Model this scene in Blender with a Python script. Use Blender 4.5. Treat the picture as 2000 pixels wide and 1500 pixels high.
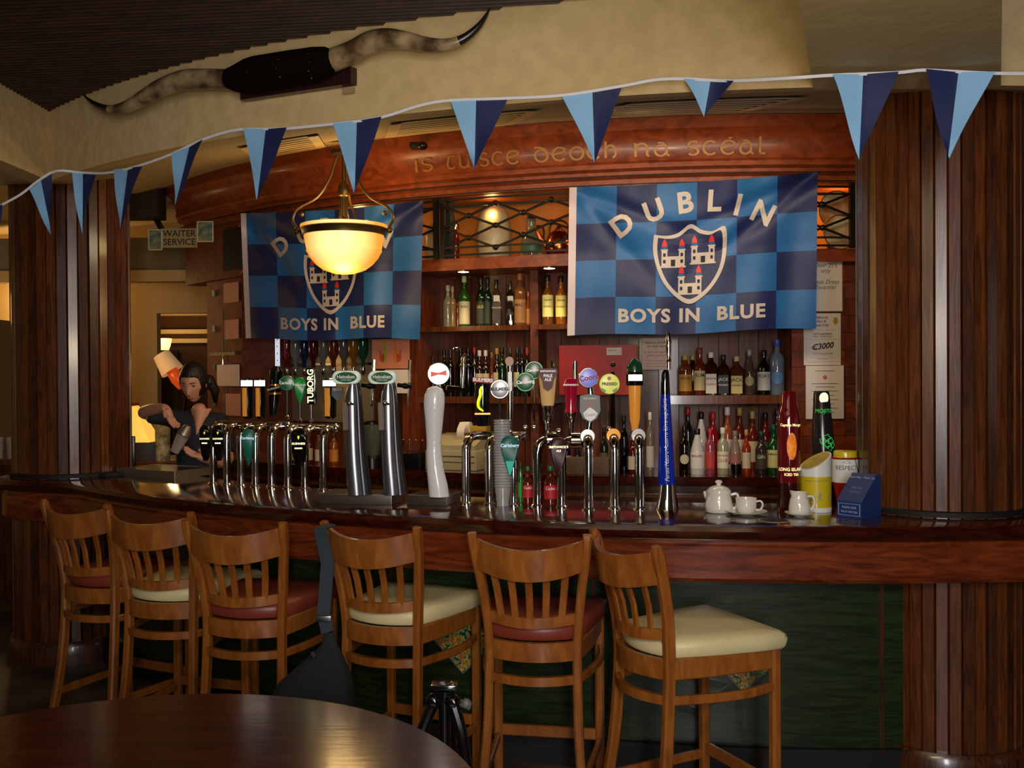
import bpy, bmesh, math, random
from mathutils import Vector, Matrix
pi = math.pi
S = bpy.context.scene
C = S.collection
for o in list(bpy.data.objects): bpy.data.objects.remove(o)
random.seed(7)
sin, cos, rad = math.sin, math.cos, math.radians

# ---------------------------------------------------------------- camera
FOC, ROLL, CAMH, PITCH = 1944.0, .0065, 1.63, math.atan(20/1944)
cd = bpy.data.cameras.new('camera'); cam = bpy.data.objects.new('camera', cd); C.objects.link(cam)
cd.sensor_width = 36; cd.lens = FOC/2000*36; cd.clip_start = .05
F_ = Vector((0, cos(PITCH), -sin(PITCH))); U_ = Vector((0, sin(PITCH), cos(PITCH))); R_ = Vector((1, 0, 0))
m = Matrix((R_-ROLL*U_, U_+ROLL*R_, -F_)).transposed().to_4x4(); m.translation = Vector((0, 0, CAMH))
cam.matrix_world = m; S.camera = cam

# ---------------------------------------------------------------- view, world, large lights
S.view_settings.view_transform = 'Standard'; S.view_settings.look = 'None'
S.view_settings.exposure = .3; S.view_settings.gamma = 1; S.view_settings.use_curve_mapping = False
w = bpy.data.worlds.new('world'); S.world = w; w.use_nodes = True
w.node_tree.nodes['Background'].inputs[0].default_value = (.9, .75, .55, 1)
w.node_tree.nodes['Background'].inputs[1].default_value = .02

def light(kind, name, loc, energy, color, size=.1, rot=None, sy=None, spot=None):
    l = bpy.data.lights.new(name, kind); l.energy = energy; l.color = color
    if kind == 'AREA':
        l.size = size
        if sy: l.shape = 'RECTANGLE'; l.size_y = sy
    elif kind == 'SPOT': l.shadow_soft_size = size; l.spot_size = rad(spot); l.spot_blend = .6
    else: l.shadow_soft_size = size
    o = bpy.data.objects.new(name, l); C.objects.link(o); o.location = loc
    if rot is not None:
        o.rotation_euler = (Vector(rot)-Vector(loc)).to_track_quat('-Z', 'Y').to_euler()
    return o
light('AREA', 'street_window_light', (.25, -1.6, 1.95), 80, (.96, .95, 1), .42, rot=(.35, 4.5, 1.6), sy=1.7)
light('AREA', 'room_fill_light', (-.2, 1.2, 2.95), 9, (1, .82, .55), 2.4, rot=(0, 3.2, 1.6), sy=1.0)  # unseen fill, placed to brighten the column and back bar
light('AREA', 'bulkhead_fill_light', (.1, .9, 1.9), 19, (1, .80, .5), .9, rot=(-.1, 3.9, 3.1), sy=.3)  # added warm fill aimed up at the bulkhead; no lamp stands there
light('AREA', 'bar_fill_light', (.5, 4.75, 2.66), 15, (1, .78, .50), 2.2, rot=(.5, 5.9, 1.2), sy=.25)  # added fill for the back bar shelves, not a ceiling fitting
light('POINT', 'back_room_light', (-4.2, 8.9, 2.3), 26, (1, .66, .27), .25)
light('POINT', 'side_room_light', (-4.6, 7.6, 2.1), 6, (1, .62, .27), .2)
light('POINT', 'grill_heat_light', (-2.75, 6.9, 1.7), 3.5, (1, .55, .18), .05)

# ---------------------------------------------------------------- pixel to point helpers
def ray(x, y):
    x -= 1000; y -= 750
    return R_*(x-ROLL*y) - U_*(y+ROLL*x) + F_*FOC
CP = Vector((0, 0, CAMH))
def onz(x, y, z):
    d = ray(x, y); return CP + d*((z-CAMH)/d.z)
def at(x, y, Y):
    d = ray(x, y); return CP + d*(Y/d.y)
BC = (1.5, 9.1)      # centre of the curved bar and bulkhead
GC = (1.5, 10.5)     # centre of the curved back bar
def cyl(x, y, R, c=GC):
    d = ray(x, y); a = d.x**2+d.y**2; b = -2*(d.x*c[0]+d.y*c[1]); q = c[0]**2+c[1]**2-R*R
    t = (-b-math.sqrt(max(0, b*b-4*a*q)))/(2*a); return CP+d*t
def arc(th, R, z, c=GC): return Vector((c[0]+R*sin(th), c[1]-R*cos(th), z))
def tha(p, c=GC): return math.atan2(p[0]-c[0], c[1]-p[1])

# ---------------------------------------------------------------- materials
MATS = {}
def lin(c): return tuple(((v/255)/12.92 if v/255 <= .04045 else ((v/255+.055)/1.055)**2.4) for v in c)
def base(name):
    mt = bpy.data.materials.new(name); mt.use_nodes = True
    return mt, mt.node_tree, mt.node_tree.nodes['Principled BSDF']
def mat(name, c, rough=.5, metal=0, emit=0, ec=None, trans=0, noise=0, nscale=20, bump=0, coat=0, spec=.5, c2=None):
    if name in MATS: return MATS[name]
    mt, nt, b = base(name); c = lin(c)
    b.inputs['Base Color'].default_value = (*c, 1); b.inputs['Roughness'].default_value = rough
    b.inputs['Metallic'].default_value = metal; b.inputs['Transmission Weight'].default_value = trans
    b.inputs['Specular IOR Level'].default_value = spec; b.inputs['Coat Weight'].default_value = coat
    if emit:
        b.inputs['Emission Color'].default_value = (*lin(ec or (255, 255, 255)), 1); b.inputs['Emission Strength'].default_value = emit
    tc = nt.nodes.new('ShaderNodeTexCoord')
    n = nt.nodes.new('ShaderNodeTexNoise'); n.inputs['Scale'].default_value = nscale; n.inputs['Detail'].default_value = 5
    nt.links.new(tc.outputs['Object'], n.inputs['Vector'])
    if noise or c2:
        mx = nt.nodes.new('ShaderNodeMix'); mx.data_type = 'RGBA'
        k = lin(c2) if c2 else tuple(v*(1-noise) for v in c)
        r = nt.nodes.new('ShaderNodeValToRGB'); r.color_ramp.elements[0].position = .38; r.color_ramp.elements[1].position = .62
        nt.links.new(n.outputs['Fac'], r.inputs['Fac']); nt.links.new(r.outputs['Color'], mx.inputs['Factor'])
        mx.inputs['A'].default_value = (*c, 1); mx.inputs['B'].default_value = (*k, 1)
        nt.links.new(mx.outputs['Result'], b.inputs['Base Color'])
    if bump:
        bp = nt.nodes.new('ShaderNodeBump'); bp.inputs['Strength'].default_value = bump; bp.inputs['Distance'].default_value = .01
        nt.links.new(n.outputs['Fac'], bp.inputs['Height']); nt.links.new(bp.outputs['Normal'], b.inputs['Normal'])
    MATS[name] = mt; return mt
def wood(name, c1, c2, scale=(14, 14, 1.2), rough=.35, coat=.2, bump=.03, dist=1.5):
    if name in MATS: return MATS[name]
    mt, nt, b = base(name); L = nt.links
    tc = nt.nodes.new('ShaderNodeTexCoord'); mp = nt.nodes.new('ShaderNodeMapping'); mp.inputs['Scale'].default_value = scale
    n = nt.nodes.new('ShaderNodeTexNoise'); n.inputs['Scale'].default_value = 3; n.inputs['Detail'].default_value = 8; n.inputs['Distortion'].default_value = dist
    r = nt.nodes.new('ShaderNodeValToRGB'); r.color_ramp.elements[0].position = .33; r.color_ramp.elements[1].position = .68
    r.color_ramp.elements[0].color = (*lin(c1), 1); r.color_ramp.elements[1].color = (*lin(c2), 1)
    L.new(tc.outputs['Object'], mp.inputs['Vector']); L.new(mp.outputs['Vector'], n.inputs['Vector'])
    L.new(n.outputs['Fac'], r.inputs['Fac']); L.new(r.outputs['Color'], b.inputs['Base Color'])
    bp = nt.nodes.new('ShaderNodeBump'); bp.inputs['Strength'].default_value = bump*4; bp.inputs['Distance'].default_value = .003
    L.new(n.outputs['Fac'], bp.inputs['Height']); L.new(bp.outputs['Normal'], b.inputs['Normal'])
    b.inputs['Roughness'].default_value = rough; b.inputs['Coat Weight'].default_value = coat; b.inputs['Coat Roughness'].default_value = .12
    MATS[name] = mt; return mt
def glass(name, c, trans=.75, rough=.06):
    return mat(name, c, rough=rough, trans=trans, spec=.6)

# ---------------------------------------------------------------- geometry
class G:
    def __init__(s): s.v = []; s.f = []; s.m = []; s.k = 0
    def add(s, vs, fs, mi=None):
        b = len(s.v); s.v += [Vector(v) for v in vs]
        for f in fs: s.f.append([i+b for i in f]); s.m.append(s.k if mi is None else mi)
        return s
    def box(s, c, d, rot=None, bev=0):
        c = Vector(c); x, y, z = [q/2 for q in d]
        if bev:
            b = min(bev, x*.99, y*.99, z*.99); vs = []
            pts = [(x, y, z)]
            bm = bmesh.new(); bmesh.ops.create_cube(bm, size=1)
            for v in bm.verts: v.co = Vector((v.co.x*2*x, v.co.y*2*y, v.co.z*2*z))
            bmesh.ops.bevel(bm, geom=bm.edges[:], offset=b, segments=2, profile=.6, affect='EDGES')
            bm.verts.index_update(); vs = [v.co.copy() for v in bm.verts]; fs = [[v.index for v in f.verts] for f in bm.faces]; bm.free()
        else:
            vs = [Vector((i*x, j*y, k*z)) for i in (-1, 1) for j in (-1, 1) for k in (-1, 1)]
            fs = [(0, 1, 3, 2), (4, 6, 7, 5), (0, 4, 5, 1), (2, 3, 7, 6), (0, 2, 6, 4), (1, 5, 7, 3)]
        if rot is not None: vs = [rot @ v for v in vs]
        return s.add([v+c for v in vs], fs)
    def loft(s, rings, cap=True, closed=True):
        n = len(rings[0]); vs = [p for r in rings for p in r]; fs = []
        for i in range(len(rings)-1):
            for j in range(n if closed else n-1):
                k = (j+1) % n; fs.append((i*n+j, i*n+k, (i+1)*n+k, (i+1)*n+j))
        if cap: fs.append(tuple(reversed(range(n)))); fs.append(tuple(range((len(rings)-1)*n, len(rings)*n)))
        return s.add(vs, fs)
    def lathe(s, prof, n=20, c=(0, 0, 0), cap=True, axis='z'):
        c = Vector(c); R = []
        for r, z in prof:
            ring = []
            for j in range(n):
                a = 2*pi*j/n; p = Vector((r*cos(a), r*sin(a), z))
                if axis == 'y': p = Vector((p.x, -p.z, p.y))
                if axis == 'x': p = Vector((p.z, p.y, -p.x))
                ring.append(p+c)
            R.append(ring)
        return s.loft(R, cap)
    def tube(s, path, r, n=10, cap=True):
        path = [Vector(p) for p in path]; rr = r if isinstance(r, (list, tuple)) else [r]*len(path); rings = []; u = None
        for i, p in enumerate(path):
            t = (path[min(i+1, len(path)-1)]-path[max(i-1, 0)]).normalized()
            if u is None: u = t.orthogonal().normalized()
            u = (u-t*u.dot(t)).normalized(); w_ = t.cross(u)
            rings.append([p+(u*cos(2*pi*j/n)+w_*sin(2*pi*j/n))*rr[i] for j in range(n)])
        return s.loft(rings, cap)
    def beam(s, path, w_, d, side=(1, 0, 0)):
        path = [Vector(p) for p in path]; rings = []
        for i, p in enumerate(path):
            t = (path[min(i+1, len(path)-1)]-path[max(i-1, 0)]).normalized()
            a = Vector(side); a = (a-t*a.dot(t)).normalized(); b = t.cross(a)
            ww = w_[i] if isinstance(w_, (list, tuple)) else w_; dd = d[i] if isinstance(d, (list, tuple)) else d
            c_ = .22*min(ww, dd)
            rings.append([p+a*x+b*y for x, y in ((ww/2-c_, dd/2), (ww/2, dd/2-c_), (ww/2, -dd/2+c_), (ww/2-c_, -dd/2), (-ww/2+c_, -dd/2), (-ww/2, -dd/2+c_), (-ww/2, dd/2-c_), (-ww/2+c_, dd/2))])
        return s.loft(rings)
    def sweep(s, c, prof, t0, t1, n=48, bump=None, cap=True):
        R = []
        for i in range(n+1):
            t = t0+(t1-t0)*i/n
            R.append([arc(t, r+(bump(t) if bump and r > 4.5 else 0), z, c) for r, z in prof])
        return s.loft(R, cap)
    def grid(s, fn, nu, nv, u0=0, u1=1, v0=0, v1=1):
        vs = [fn(u0+(u1-u0)*i/nu, v0+(v1-v0)*j/nv) for i in range(nu+1) for j in range(nv+1)]
        return s.add(vs, [(i*(nv+1)+j, (i+1)*(nv+1)+j, (i+1)*(nv+1)+j+1, i*(nv+1)+j+1) for i in range(nu) for j in range(nv)])
    def prism(s, poly, h, o=0):
        n = len(poly); vs = [Vector((x, y, o)) for x, y in poly]+[Vector((x, y, o+h)) for x, y in poly]
        return s.add(vs, [tuple(reversed(range(n))), tuple(range(n, 2*n))]+[(i, (i+1) % n, n+(i+1) % n, n+i) for i in range(n)])
    def ribbon(s, pts, w_, h=.004):
        pts = [Vector((p[0], p[1], 0)) for p in pts]; rings = []
        for i, p in enumerate(pts):
            t = (pts[min(i+1, len(pts)-1)]-pts[max(i-1, 0)])
            if t.length < 1e-6: t = Vector((1, 0, 0))
            t.normalize(); nn = Vector((-t.y, t.x, 0))*w_/2; zz = Vector((0, 0, h))
            rings.append([p+nn, p-nn, p-nn+zz, p+nn+zz])
        return s.loft(rings)
    def sphere(s, c, r, n=14, m_=9, sc=(1, 1, 1)):
        c = Vector(c); vs = [c+Vector((0, 0, r*sc[2]))]; fs = []
        for i in range(1, m_):
            a = pi*i/m_
            vs += [c+Vector((r*sc[0]*sin(a)*cos(2*pi*j/n), r*sc[1]*sin(a)*sin(2*pi*j/n), r*sc[2]*cos(a))) for j in range(n)]
        vs.append(c-Vector((0, 0, r*sc[2]))); L = len(vs)-1
        for j in range(n):
            k = (j+1) % n; fs.append((0, 1+j, 1+k)); fs.append((L, 1+(m_-2)*n+k, 1+(m_-2)*n+j))
            for i in range(m_-2): fs.append((1+i*n+j, 1+(i+1)*n+j, 1+(i+1)*n+k, 1+i*n+k))
        return s.add(vs, fs)
    def map(s, fn, start=0):
        for i in range(start, len(s.v)): s.v[i] = Vector(fn(s.v[i]))
        return s
    def bm(s):
        b = bmesh.new(); vs = [b.verts.new(v) for v in s.v]
        for f, mi in zip(s.f, s.m):
            if len(set(f)) > 2:
                try: q = b.faces.new([vs[i] for i in f]); q.material_index = mi
                except ValueError: pass
        return b
    def mesh(s, name, mats, smooth=32, fix=True):
        b = s.bm(); bmesh.ops.remove_doubles(b, verts=b.verts[:], dist=1e-5)
        if fix: bmesh.ops.recalc_face_normals(b, faces=b.faces[:])
        me = bpy.data.meshes.new(name); b.to_mesh(me); b.free()
        for x in (mats if isinstance(mats, (list, tuple)) else [mats]): me.materials.append(x)
        if smooth:
            me.polygons.foreach_set('use_smooth', [True]*len(me.polygons)); me.set_sharp_from_angle(angle=rad(smooth))
        return me
def disc2(rx, ry, nr=4, n=24, c=(0, 0)):
    g = G(); g.grid(lambda u, v: (c[0]+rx*u*cos(2*pi*v), c[1]+ry*u*sin(2*pi*v), 0), nr, n); return g
def obj(name, g, mats, parent=None, loc=None, rot=None, smooth=32, label=None, fix=True):
    o = bpy.data.objects.new(name, g.mesh(name, mats, smooth, fix) if isinstance(g, G) else g); C.objects.link(o)
    if parent: o.parent = parent
    if loc is not None: o.location = loc
    if rot is not None: o.rotation_euler = rot
    if label: o['label'] = label
    return o
def tag(o, label, cat, group=None):
    o['label'] = label; o['category'] = cat
    if group: o['group'] = group
    return o
def thing(name, label, cat, loc=(0, 0, 0), rotz=0, group=None):
    o = bpy.data.objects.new(name, None); C.objects.link(o); o.empty_display_size = .05
    o.location = loc; o.rotation_euler = (0, 0, rotz); return tag(o, label, cat, group)
def struct(name, g, mats, smooth=32, fix=True):
    o = obj(name, g, mats, smooth=smooth, fix=fix); o['kind'] = 'structure'; return o
def face(p): return math.atan2(-p[0], p[1])*-1 if False else math.atan2(p[0], p[1])*-1   # turns local -y towards the camera column
_font = {}
def text(s, size=1, align='CENTER', depth=.0, shear=0, bold=0, spacing=1, dice=None):
    cu = bpy.data.curves.new('t', 'FONT'); cu.body = s; cu.size = size; cu.align_x = align; cu.align_y = 'CENTER'
    cu.extrude = depth; cu.shear = shear; cu.offset = bold; cu.space_character = spacing; cu.resolution_u = 3
    o = bpy.data.objects.new('t', cu); C.objects.link(o)
    dg = bpy.context.evaluated_depsgraph_get(); me = bpy.data.meshes.new_from_object(o.evaluated_get(dg))
    g = G(); b = bmesh.new(); b.from_mesh(me)
    if dice:
        for ax in (0, 1):
            lo = min(v.co[ax] for v in b.verts); hi = max(v.co[ax] for v in b.verts); k = lo+dice
            while k < hi:
                n = Vector((0, 0, 0)); n[ax] = 1; p = Vector((0, 0, 0)); p[ax] = k
                bmesh.ops.bisect_plane(b, geom=b.verts[:]+b.edges[:]+b.faces[:], plane_co=p, plane_no=n); k += dice
    b.verts.index_update(); g.add([v.co.copy() for v in b.verts], [[v.index for v in f.verts] for f in b.faces]); b.free()
    bpy.data.objects.remove(o); bpy.data.curves.remove(cu); bpy.data.meshes.remove(me)
    return g
def put(g, o, name, m_, parent, fn=None, label=None):
    return obj(name, g.map(fn) if fn else g, m_, parent, smooth=None, label=label, fix=False)
def upright(x=0, y=0, z=0):           # flat text (xy) stood up facing -y
    return lambda v: (v.x+x, y-v.z-.0006, v.y+z)
def wrap(r, z=0, a0=0, cx=0, cy=0):   # flat text wrapped on the -y side of a vertical cylinder
    return lambda v: (cx+(r+v.z)*sin(v.x/r+a0), cy-(r+v.z)*cos(v.x/r+a0), v.y+z)

# ---------------------------------------------------------------- palette
plaster = mat('plaster', (206, 180, 130), rough=.8, bump=.6, nscale=14, c2=(196, 170, 121))
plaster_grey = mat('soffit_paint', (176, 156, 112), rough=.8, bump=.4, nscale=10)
mah_a = wood('mahogany_dark', (50, 24, 11), (92, 48, 22), rough=.3, coat=.5)
mah_b = wood('mahogany_mid', (70, 34, 14), (116, 62, 28), rough=.28, coat=.5)
mah_c = wood('mahogany_light', (76, 38, 17), (120, 66, 30), rough=.28, coat=.5)
bartop = wood('bar_top_varnish', (40, 12, 7), (76, 26, 13), scale=(2, 8, 8), rough=.12, coat=.8)
fascia_m = wood('bar_fascia_wood', (84, 32, 14), (136, 62, 28), scale=(1.4, 1.4, 9), rough=.22, coat=.5)
cherry = wood('cherry_gantry', (108, 44, 16), (150, 68, 28), scale=(3, 3, 5), rough=.4, coat=.15)
cherry_d = wood('cherry_dark', (80, 32, 13), (116, 52, 22), scale=(3, 3, 6), rough=.65, coat=0)
plank_a = wood('plank_brown', (72, 32, 16), (104, 50, 26), scale=(10, 10, 1), rough=.45)
plank_b = wood('plank_red', (84, 32, 14), (124, 54, 22), scale=(10, 10, 1), rough=.45)
plank_c = wood('plank_greyish', (92, 60, 46), (116, 78, 58), scale=(10, 10, 1), rough=.5)
stoolw = wood('stool_beech', (128, 70, 24), (160, 96, 37), scale=(6, 6, 1.5), rough=.32, coat=.3)
tablew = wood('table_wood', (46, 19, 10), (72, 31, 15), scale=(1.2, 9, 9), rough=.17, coat=.3)
dark = mat('dark_recess', (14, 10, 8), rough=.7)
black = mat('black_plastic', (12, 12, 13), rough=.3)
iron = mat('wrought_iron', (38, 30, 22), rough=.5, metal=.6)
chrome = mat('chrome', (205, 200, 195), rough=.08, metal=1)
steel = mat('brushed_steel', (150, 148, 142), rough=.28, metal=1)
white = mat('white_ceramic', (232, 228, 218), rough=.15, coat=.5)
paper = mat('paper', (226, 214, 205), rough=.8)
ink = mat('ink', (40, 36, 40), rough=.8)
gold = mat('gold_paint', (156, 106, 46), rough=.45, metal=.2)
# ================================================================ the setting
g = G(); g.box((0, 5, -.05), (16, 16, .1)); struct('floor', g, mat('stone_floor', (104, 82, 62), rough=.45, c2=(60, 52, 46), nscale=3))
# floor tiles patch is in the floor's own pattern
TH = rad
def sb(t, c, q=.12):                   # bulge of the bar edge around the two columns
    return 0
COLS = [(-2.62, 5.93), (1.80, 4.20)]
def bulge(t, rad_=.43, base_=5.37):
    b = 0
    for cx, cy in COLS:
        dx, dy = sin(t), -cos(t); fx, fy = cx-BC[0], cy-BC[1]
        pr = fx*dx+fy*dy; d2 = fx*fx+fy*fy-pr*pr
        if d2 < rad_**2: b = max(b, pr+math.sqrt(rad_**2-d2)-base_)
    return b
bg = [bulge(rad(-80+.5*i)) for i in range(241)]
sm = [sum(bg[max(0, min(240, i+k))] for k in range(-4, 5))/9 for i in range(241)]
def bumpf(t):
    k = (math.degrees(t)+80)/.5; i = max(0, min(239, int(k))); return sm[i]+(sm[i+1]-sm[i])*(k-i)
# bulkhead ring over the bar
g = G(); g.sweep(BC, [(5.5, 2.66), (5.5, 3.4), (5.38, 3.4), (5.38, 2.68)], rad(-45.5), rad(32), 60)
struct('wall_bulkhead', g, plaster)
g = G(); pL = arc(rad(-45.5), 5.5, 0, BC)
g.box((pL.x-.06, pL.y-2.4, 3.03), (.12, 4.86, .74)); struct('wall_bulkhead_left', g, plaster)
# sloping soffit between bulkhead and back bar
g = G()
def soff(u, v):
    a = arc(rad(-46+78*u), 5.5, 2.664, BC); b = arc(rad(-58+98*u), 5.05, 3.04, GC)
    return a.lerp(b, v)
g.grid(soff, 60, 6); struct('ceiling_soffit', g, plaster_grey)
g = G(); q0 = soff(0, 0); q1 = soff(0, 1)
g.add([(-7, .5, 2.66), (pL.x, .5, 2.66), (pL.x, pL.y, 2.66), (q1.x, q1.y, 3.04), (q1.x, 10.4, 3.04), (-7, 10.4, 2.9), (-7, 5, 2.66)], [(0, 1, 2, 6), (6, 2, 3), (6, 3, 4, 5)])
struct('ceiling_side', g, plaster_grey, smooth=None)
g = G(); e = soff(1, 0); e1 = soff(1, 1)
g.add([(e.x, e.y, 2.66), (7, e.y, 2.66), (7, e1.y+2, 3.04), (e1.x, e1.y, 3.04)], [(0, 1, 2, 3)]); struct('ceiling_right', g, plaster_grey, smooth=None)
# beam that leaves the bulkhead towards the room
g = G()
a = Vector((1.10, 3.62)); b = Vector((1.78, 3.62)); dv = Vector((-.28, -.80)); dw = Vector((-.39, -.80))
vs = []
for zz in (2.655, 3.3):
    for p in (a, b, b+dw*3, a+dv*3): vs.append((p.x, p.y, zz))
g.add(vs, [(3, 2, 1, 0), (4, 5, 6, 7), (0, 1, 5, 4), (1, 2, 6, 5), (2, 3, 7, 6), (3, 0, 4, 7)])
struct('trim_1', g, plaster_grey, smooth=None)
# dark ribbed ceiling of the room
g = G(); p_ = .018; n = int(6.2/p_)
vs = []; fs = []
for i in range(n+1):
    y = -.6+i*p_; z = 3.02 if i % 2 else 3.095
    vs += [(-7, y+.9, z), (7, y-.6, z)]
for i in range(n): fs.append((2*i, 2*i+1, 2*i+3, 2*i+2))
g.add(vs, fs); struct('ceiling', g, wood('ceiling_dark_wood', (30, 16, 8), (64, 34, 16), scale=(1, 9, 9), rough=.6, coat=0), smooth=None)
g = G(); g.beam([(-3.4, 3.35, 3.0), (0.2, 2.75, 3.0)], .16, .22, side=(0, 1, 0)); struct('trim_2', g, wood('ceiling_dark_wood', 0, 0))
# outer walls
g = G(); g.box((4.6, 5, 1.6), (.1, 14, 3.2)); struct('wall_right', g, mah_a)
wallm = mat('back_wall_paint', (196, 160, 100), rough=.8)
# beige far wall with a doorway, behind and left of the back bar
g = G()
xo0, xo1, zt = at(306, 600, 9).x, at(420, 600, 9).x+.6, at(306, 612, 9).z
g.box(((-7+xo0)/2, 9.05, 1.5), (xo0+7, .1, 3)); g.box(((xo0+xo1)/2, 9.05, (zt+3.2)/2), (xo1-xo0, .1, 3.2-zt)); g.box((xo1+.6, 9.05, 1.5), (1.2, .1, 3))
struct('wall_back', g, wallm)
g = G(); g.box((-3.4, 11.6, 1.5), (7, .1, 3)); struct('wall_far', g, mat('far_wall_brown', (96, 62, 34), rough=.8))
g = G(); g.box((-6.9, 8, 1.5), (.1, 8, 3)); struct('wall_left', g, wallm)
g = G()
for yy in (612, 648, 666):
    q = at(350, yy, 11.4); g.box((-3.4, 11.45, q.z), (6, .2, .05))
struct('trim_3', g, mat('cornice_cream', (226, 200, 140), rough=.6))
# dropped beam with a pale underside
q = at(300, 545, 8.2); g = G(); g.box((-3.3, 8.3, q.z+.16), (3.0, .5, .32)); struct('trim_4', g, mat('beam_grey', (120, 104, 72), rough=.8))
g = G(); g.box((-3.3, 8.05, q.z+.01), (3.0, .06, .09)); struct('trim_5', g, wallm)
# left side: pier at the frame's edge
q = at(8, 600, 7.6); g = G(); g.box((q.x-.42, 7.6, 1.0), (.9, .3, 2.0+.12)); struct('trim_6', g, mat('pier_olive', (104, 88, 52), rough=.8))

# fluted columns
def column(name, cx, cy, r, n, label, z1):
    t = thing(name, label, 'column', (cx, cy, 0))
    g = G()
    for k in range(n):
        a0 = 2*pi*k/n; a1 = 2*pi*(k+1)/n; gp = (a1-a0)*.09; g.k = random.choice((0, 0, 1, 1, 2))
        rr = r*(1 if k % 3 else .985)
        P = [((r-.018)*sin(a0), -(r-.018)*cos(a0)), (rr*sin(a0+gp), -rr*cos(a0+gp)), (rr*sin(a1-gp), -rr*cos(a1-gp)), ((r-.018)*sin(a1), -(r-.018)*cos(a1))]
        for i in range(3):
            (x0, y0), (x1, y1) = P[i], P[i+1]
            g.add([(x0, y0, 0), (x1, y1, 0), (x1, y1, z1), (x0, y0, z1)], [(0, 1, 2, 3)])
    obj('slatted_shaft', g, [mah_a, mah_b, mah_c], t, smooth=None)
    g = G(); g.lathe([(r+.03, 0), (r+.03, .1), (r+.012, .13)], 40); obj('plinth', g, mah_a, t)
    g = G(); g.lathe([(r+.004, 1.056), (r+.01, 1.056), (r+.01, 1.075), (r+.003, 1.08)], 48, cap=False); obj('base_ring', g, dark, t)
    return t
column('fluted_column', *COLS[0], .33, 36, 'slatted mahogany column rising from the far left end of the bar', 2.80)
column('fluted_column', *COLS[1], .33, 42, 'slatted mahogany column at the right end of the bar, beside the blue collection box', 2.80)

# ================================================================ the bar
bar = thing('bar_counter', 'long curved bar counter with glossy dark top, wooden fascia and green stained front', 'bar counter', (0, 0, 0))
T0, T1 = rad(-64), rad(30)
g = G(); g.sweep(BC, [(4.72, .985), (4.72, 1.05), (5.345, 1.05), (5.37, 1.044), (5.378, 1.025), (5.366, 1.0), (5.345, .985)], T0, T1, 110, bumpf); obj('worktop', g, bartop, bar)
g = G(); g.sweep(BC, [(5.30, .985), (5.335, .985), (5.335, .97), (5.345, .96), (5.345, .84), (5.335, .825), (5.30, .825)], T0, T1, 110, bumpf); obj('fascia', g, fascia_m, bar)
g = G(); g.sweep(BC, [(5.06, .0), (5.12, .0), (5.12, .985), (5.06, .985)], T0, T1, 90)
green = mat('green_stained_panel', (40, 54, 24), rough=.3, c2=(22, 34, 14), nscale=4, coat=.3)
nt = green.node_tree; n0 = [x for x in nt.nodes if x.type == 'TEX_NOISE'][0]; mp = nt.nodes.new('ShaderNodeMapping'); mp.inputs['Scale'].default_value = (.6, .6, 6)
tc = [x for x in nt.nodes if x.type == 'TEX_COORD'][0]; nt.links.new(tc.outputs['Object'], mp.inputs[0]); nt.links.new(mp.outputs[0], n0.inputs['Vector']); n0.inputs['Distortion'].default_value = 2.5
obj('front_panel', g, green, bar)
g = G(); g.sweep(BC, [(5.12, 0), (5.15, 0), (5.15, .12), (5.12, .12)], T0, T1, 60); obj('kickboard', g, dark, bar)
for k, xx in enumerate((762, 1160, 1722)):
    q = cyl(xx, 1200, 5.125, BC); t = tha(q, BC); g = G(); g.sweep(BC, [(5.12, .12), (5.128, .12), (5.128, .83), (5.12, .83)], t-.0014, t+.0014, 2); obj('panel_joint', g, mah_a, bar)
g = G(); g.sweep(BC, [(4.6, .80), (4.6, .83), (5.0, .83), (5.0, .80)], T0, T1, 60); obj('inner_shelf', g, steel, bar)
# stained-glass style diamonds set in the green front
dm = mat('painted_diamond', (200, 160, 50), rough=.25); nt = dm.node_tree; b_ = nt.nodes['Principled BSDF']
vo = nt.nodes.new('ShaderNodeTexNoise'); vo.inputs['Scale'].default_value = 15; vo.inputs['Distortion'].default_value = 3.0; vo.inputs['Detail'].default_value = 1
rp = nt.nodes.new('ShaderNodeValToRGB'); rp.color_ramp.interpolation = 'CONSTANT'
cs = [(0, (24, 70, 90)), (.36, (30, 110, 90)), (.44, (214, 186, 60)), (.49, (196, 74, 40)), (.54, (225, 200, 90)), (.58, (60, 120, 60)), (.64, (210, 110, 50))]
while len(rp.color_ramp.elements) < len(cs): rp.color_ramp.elements.new(.5)
for el, (p, c) in zip(rp.color_ramp.elements, cs): el.position = p; el.color = (*lin(c), 1)
tc = [x for x in nt.nodes if x.type == 'TEX_COORD'][0]; nt.links.new(tc.outputs['Object'], vo.inputs['Vector'])
nt.links.new(vo.outputs['Fac'], rp.inputs['Fac']); nt.links.new(rp.outputs['Color'], b_.inputs['Base Color'])
for (x, y), lb in (((905, 1250), 'colourful painted diamond panel on the bar front behind the fourth stool'), ((1452, 1282), 'colourful painted diamond panel on the bar front, mostly hidden by the rightmost stool')):
    q = cyl(x, y, 5.135, BC); t = thing('diamond_panel', lb, 'decorative panel', q, -math.atan2(BC[0]-q.x, BC[1]-q.y))
    s_ = .142; g = G(); g.prism([(0, -s_), (s_, 0), (0, s_), (-s_, 0)], .006); obj('painted_face', g.map(lambda v: (v.x, -v.z, v.y)), dm, t, smooth=None)
    g = G()
    P = [(0, -s_), (s_, 0), (0, s_), (-s_, 0)]
    for i in range(4):
        a, b = P[i], P[(i+1) % 4]; g.beam([(a[0], -.004, a[1]), (b[0], -.004, b[1])], .012, .006, side=(0, 1, 0))
    obj('lead_edge', g, mat('lead', (120, 130, 120), rough=.4, metal=.5), t)

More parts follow.
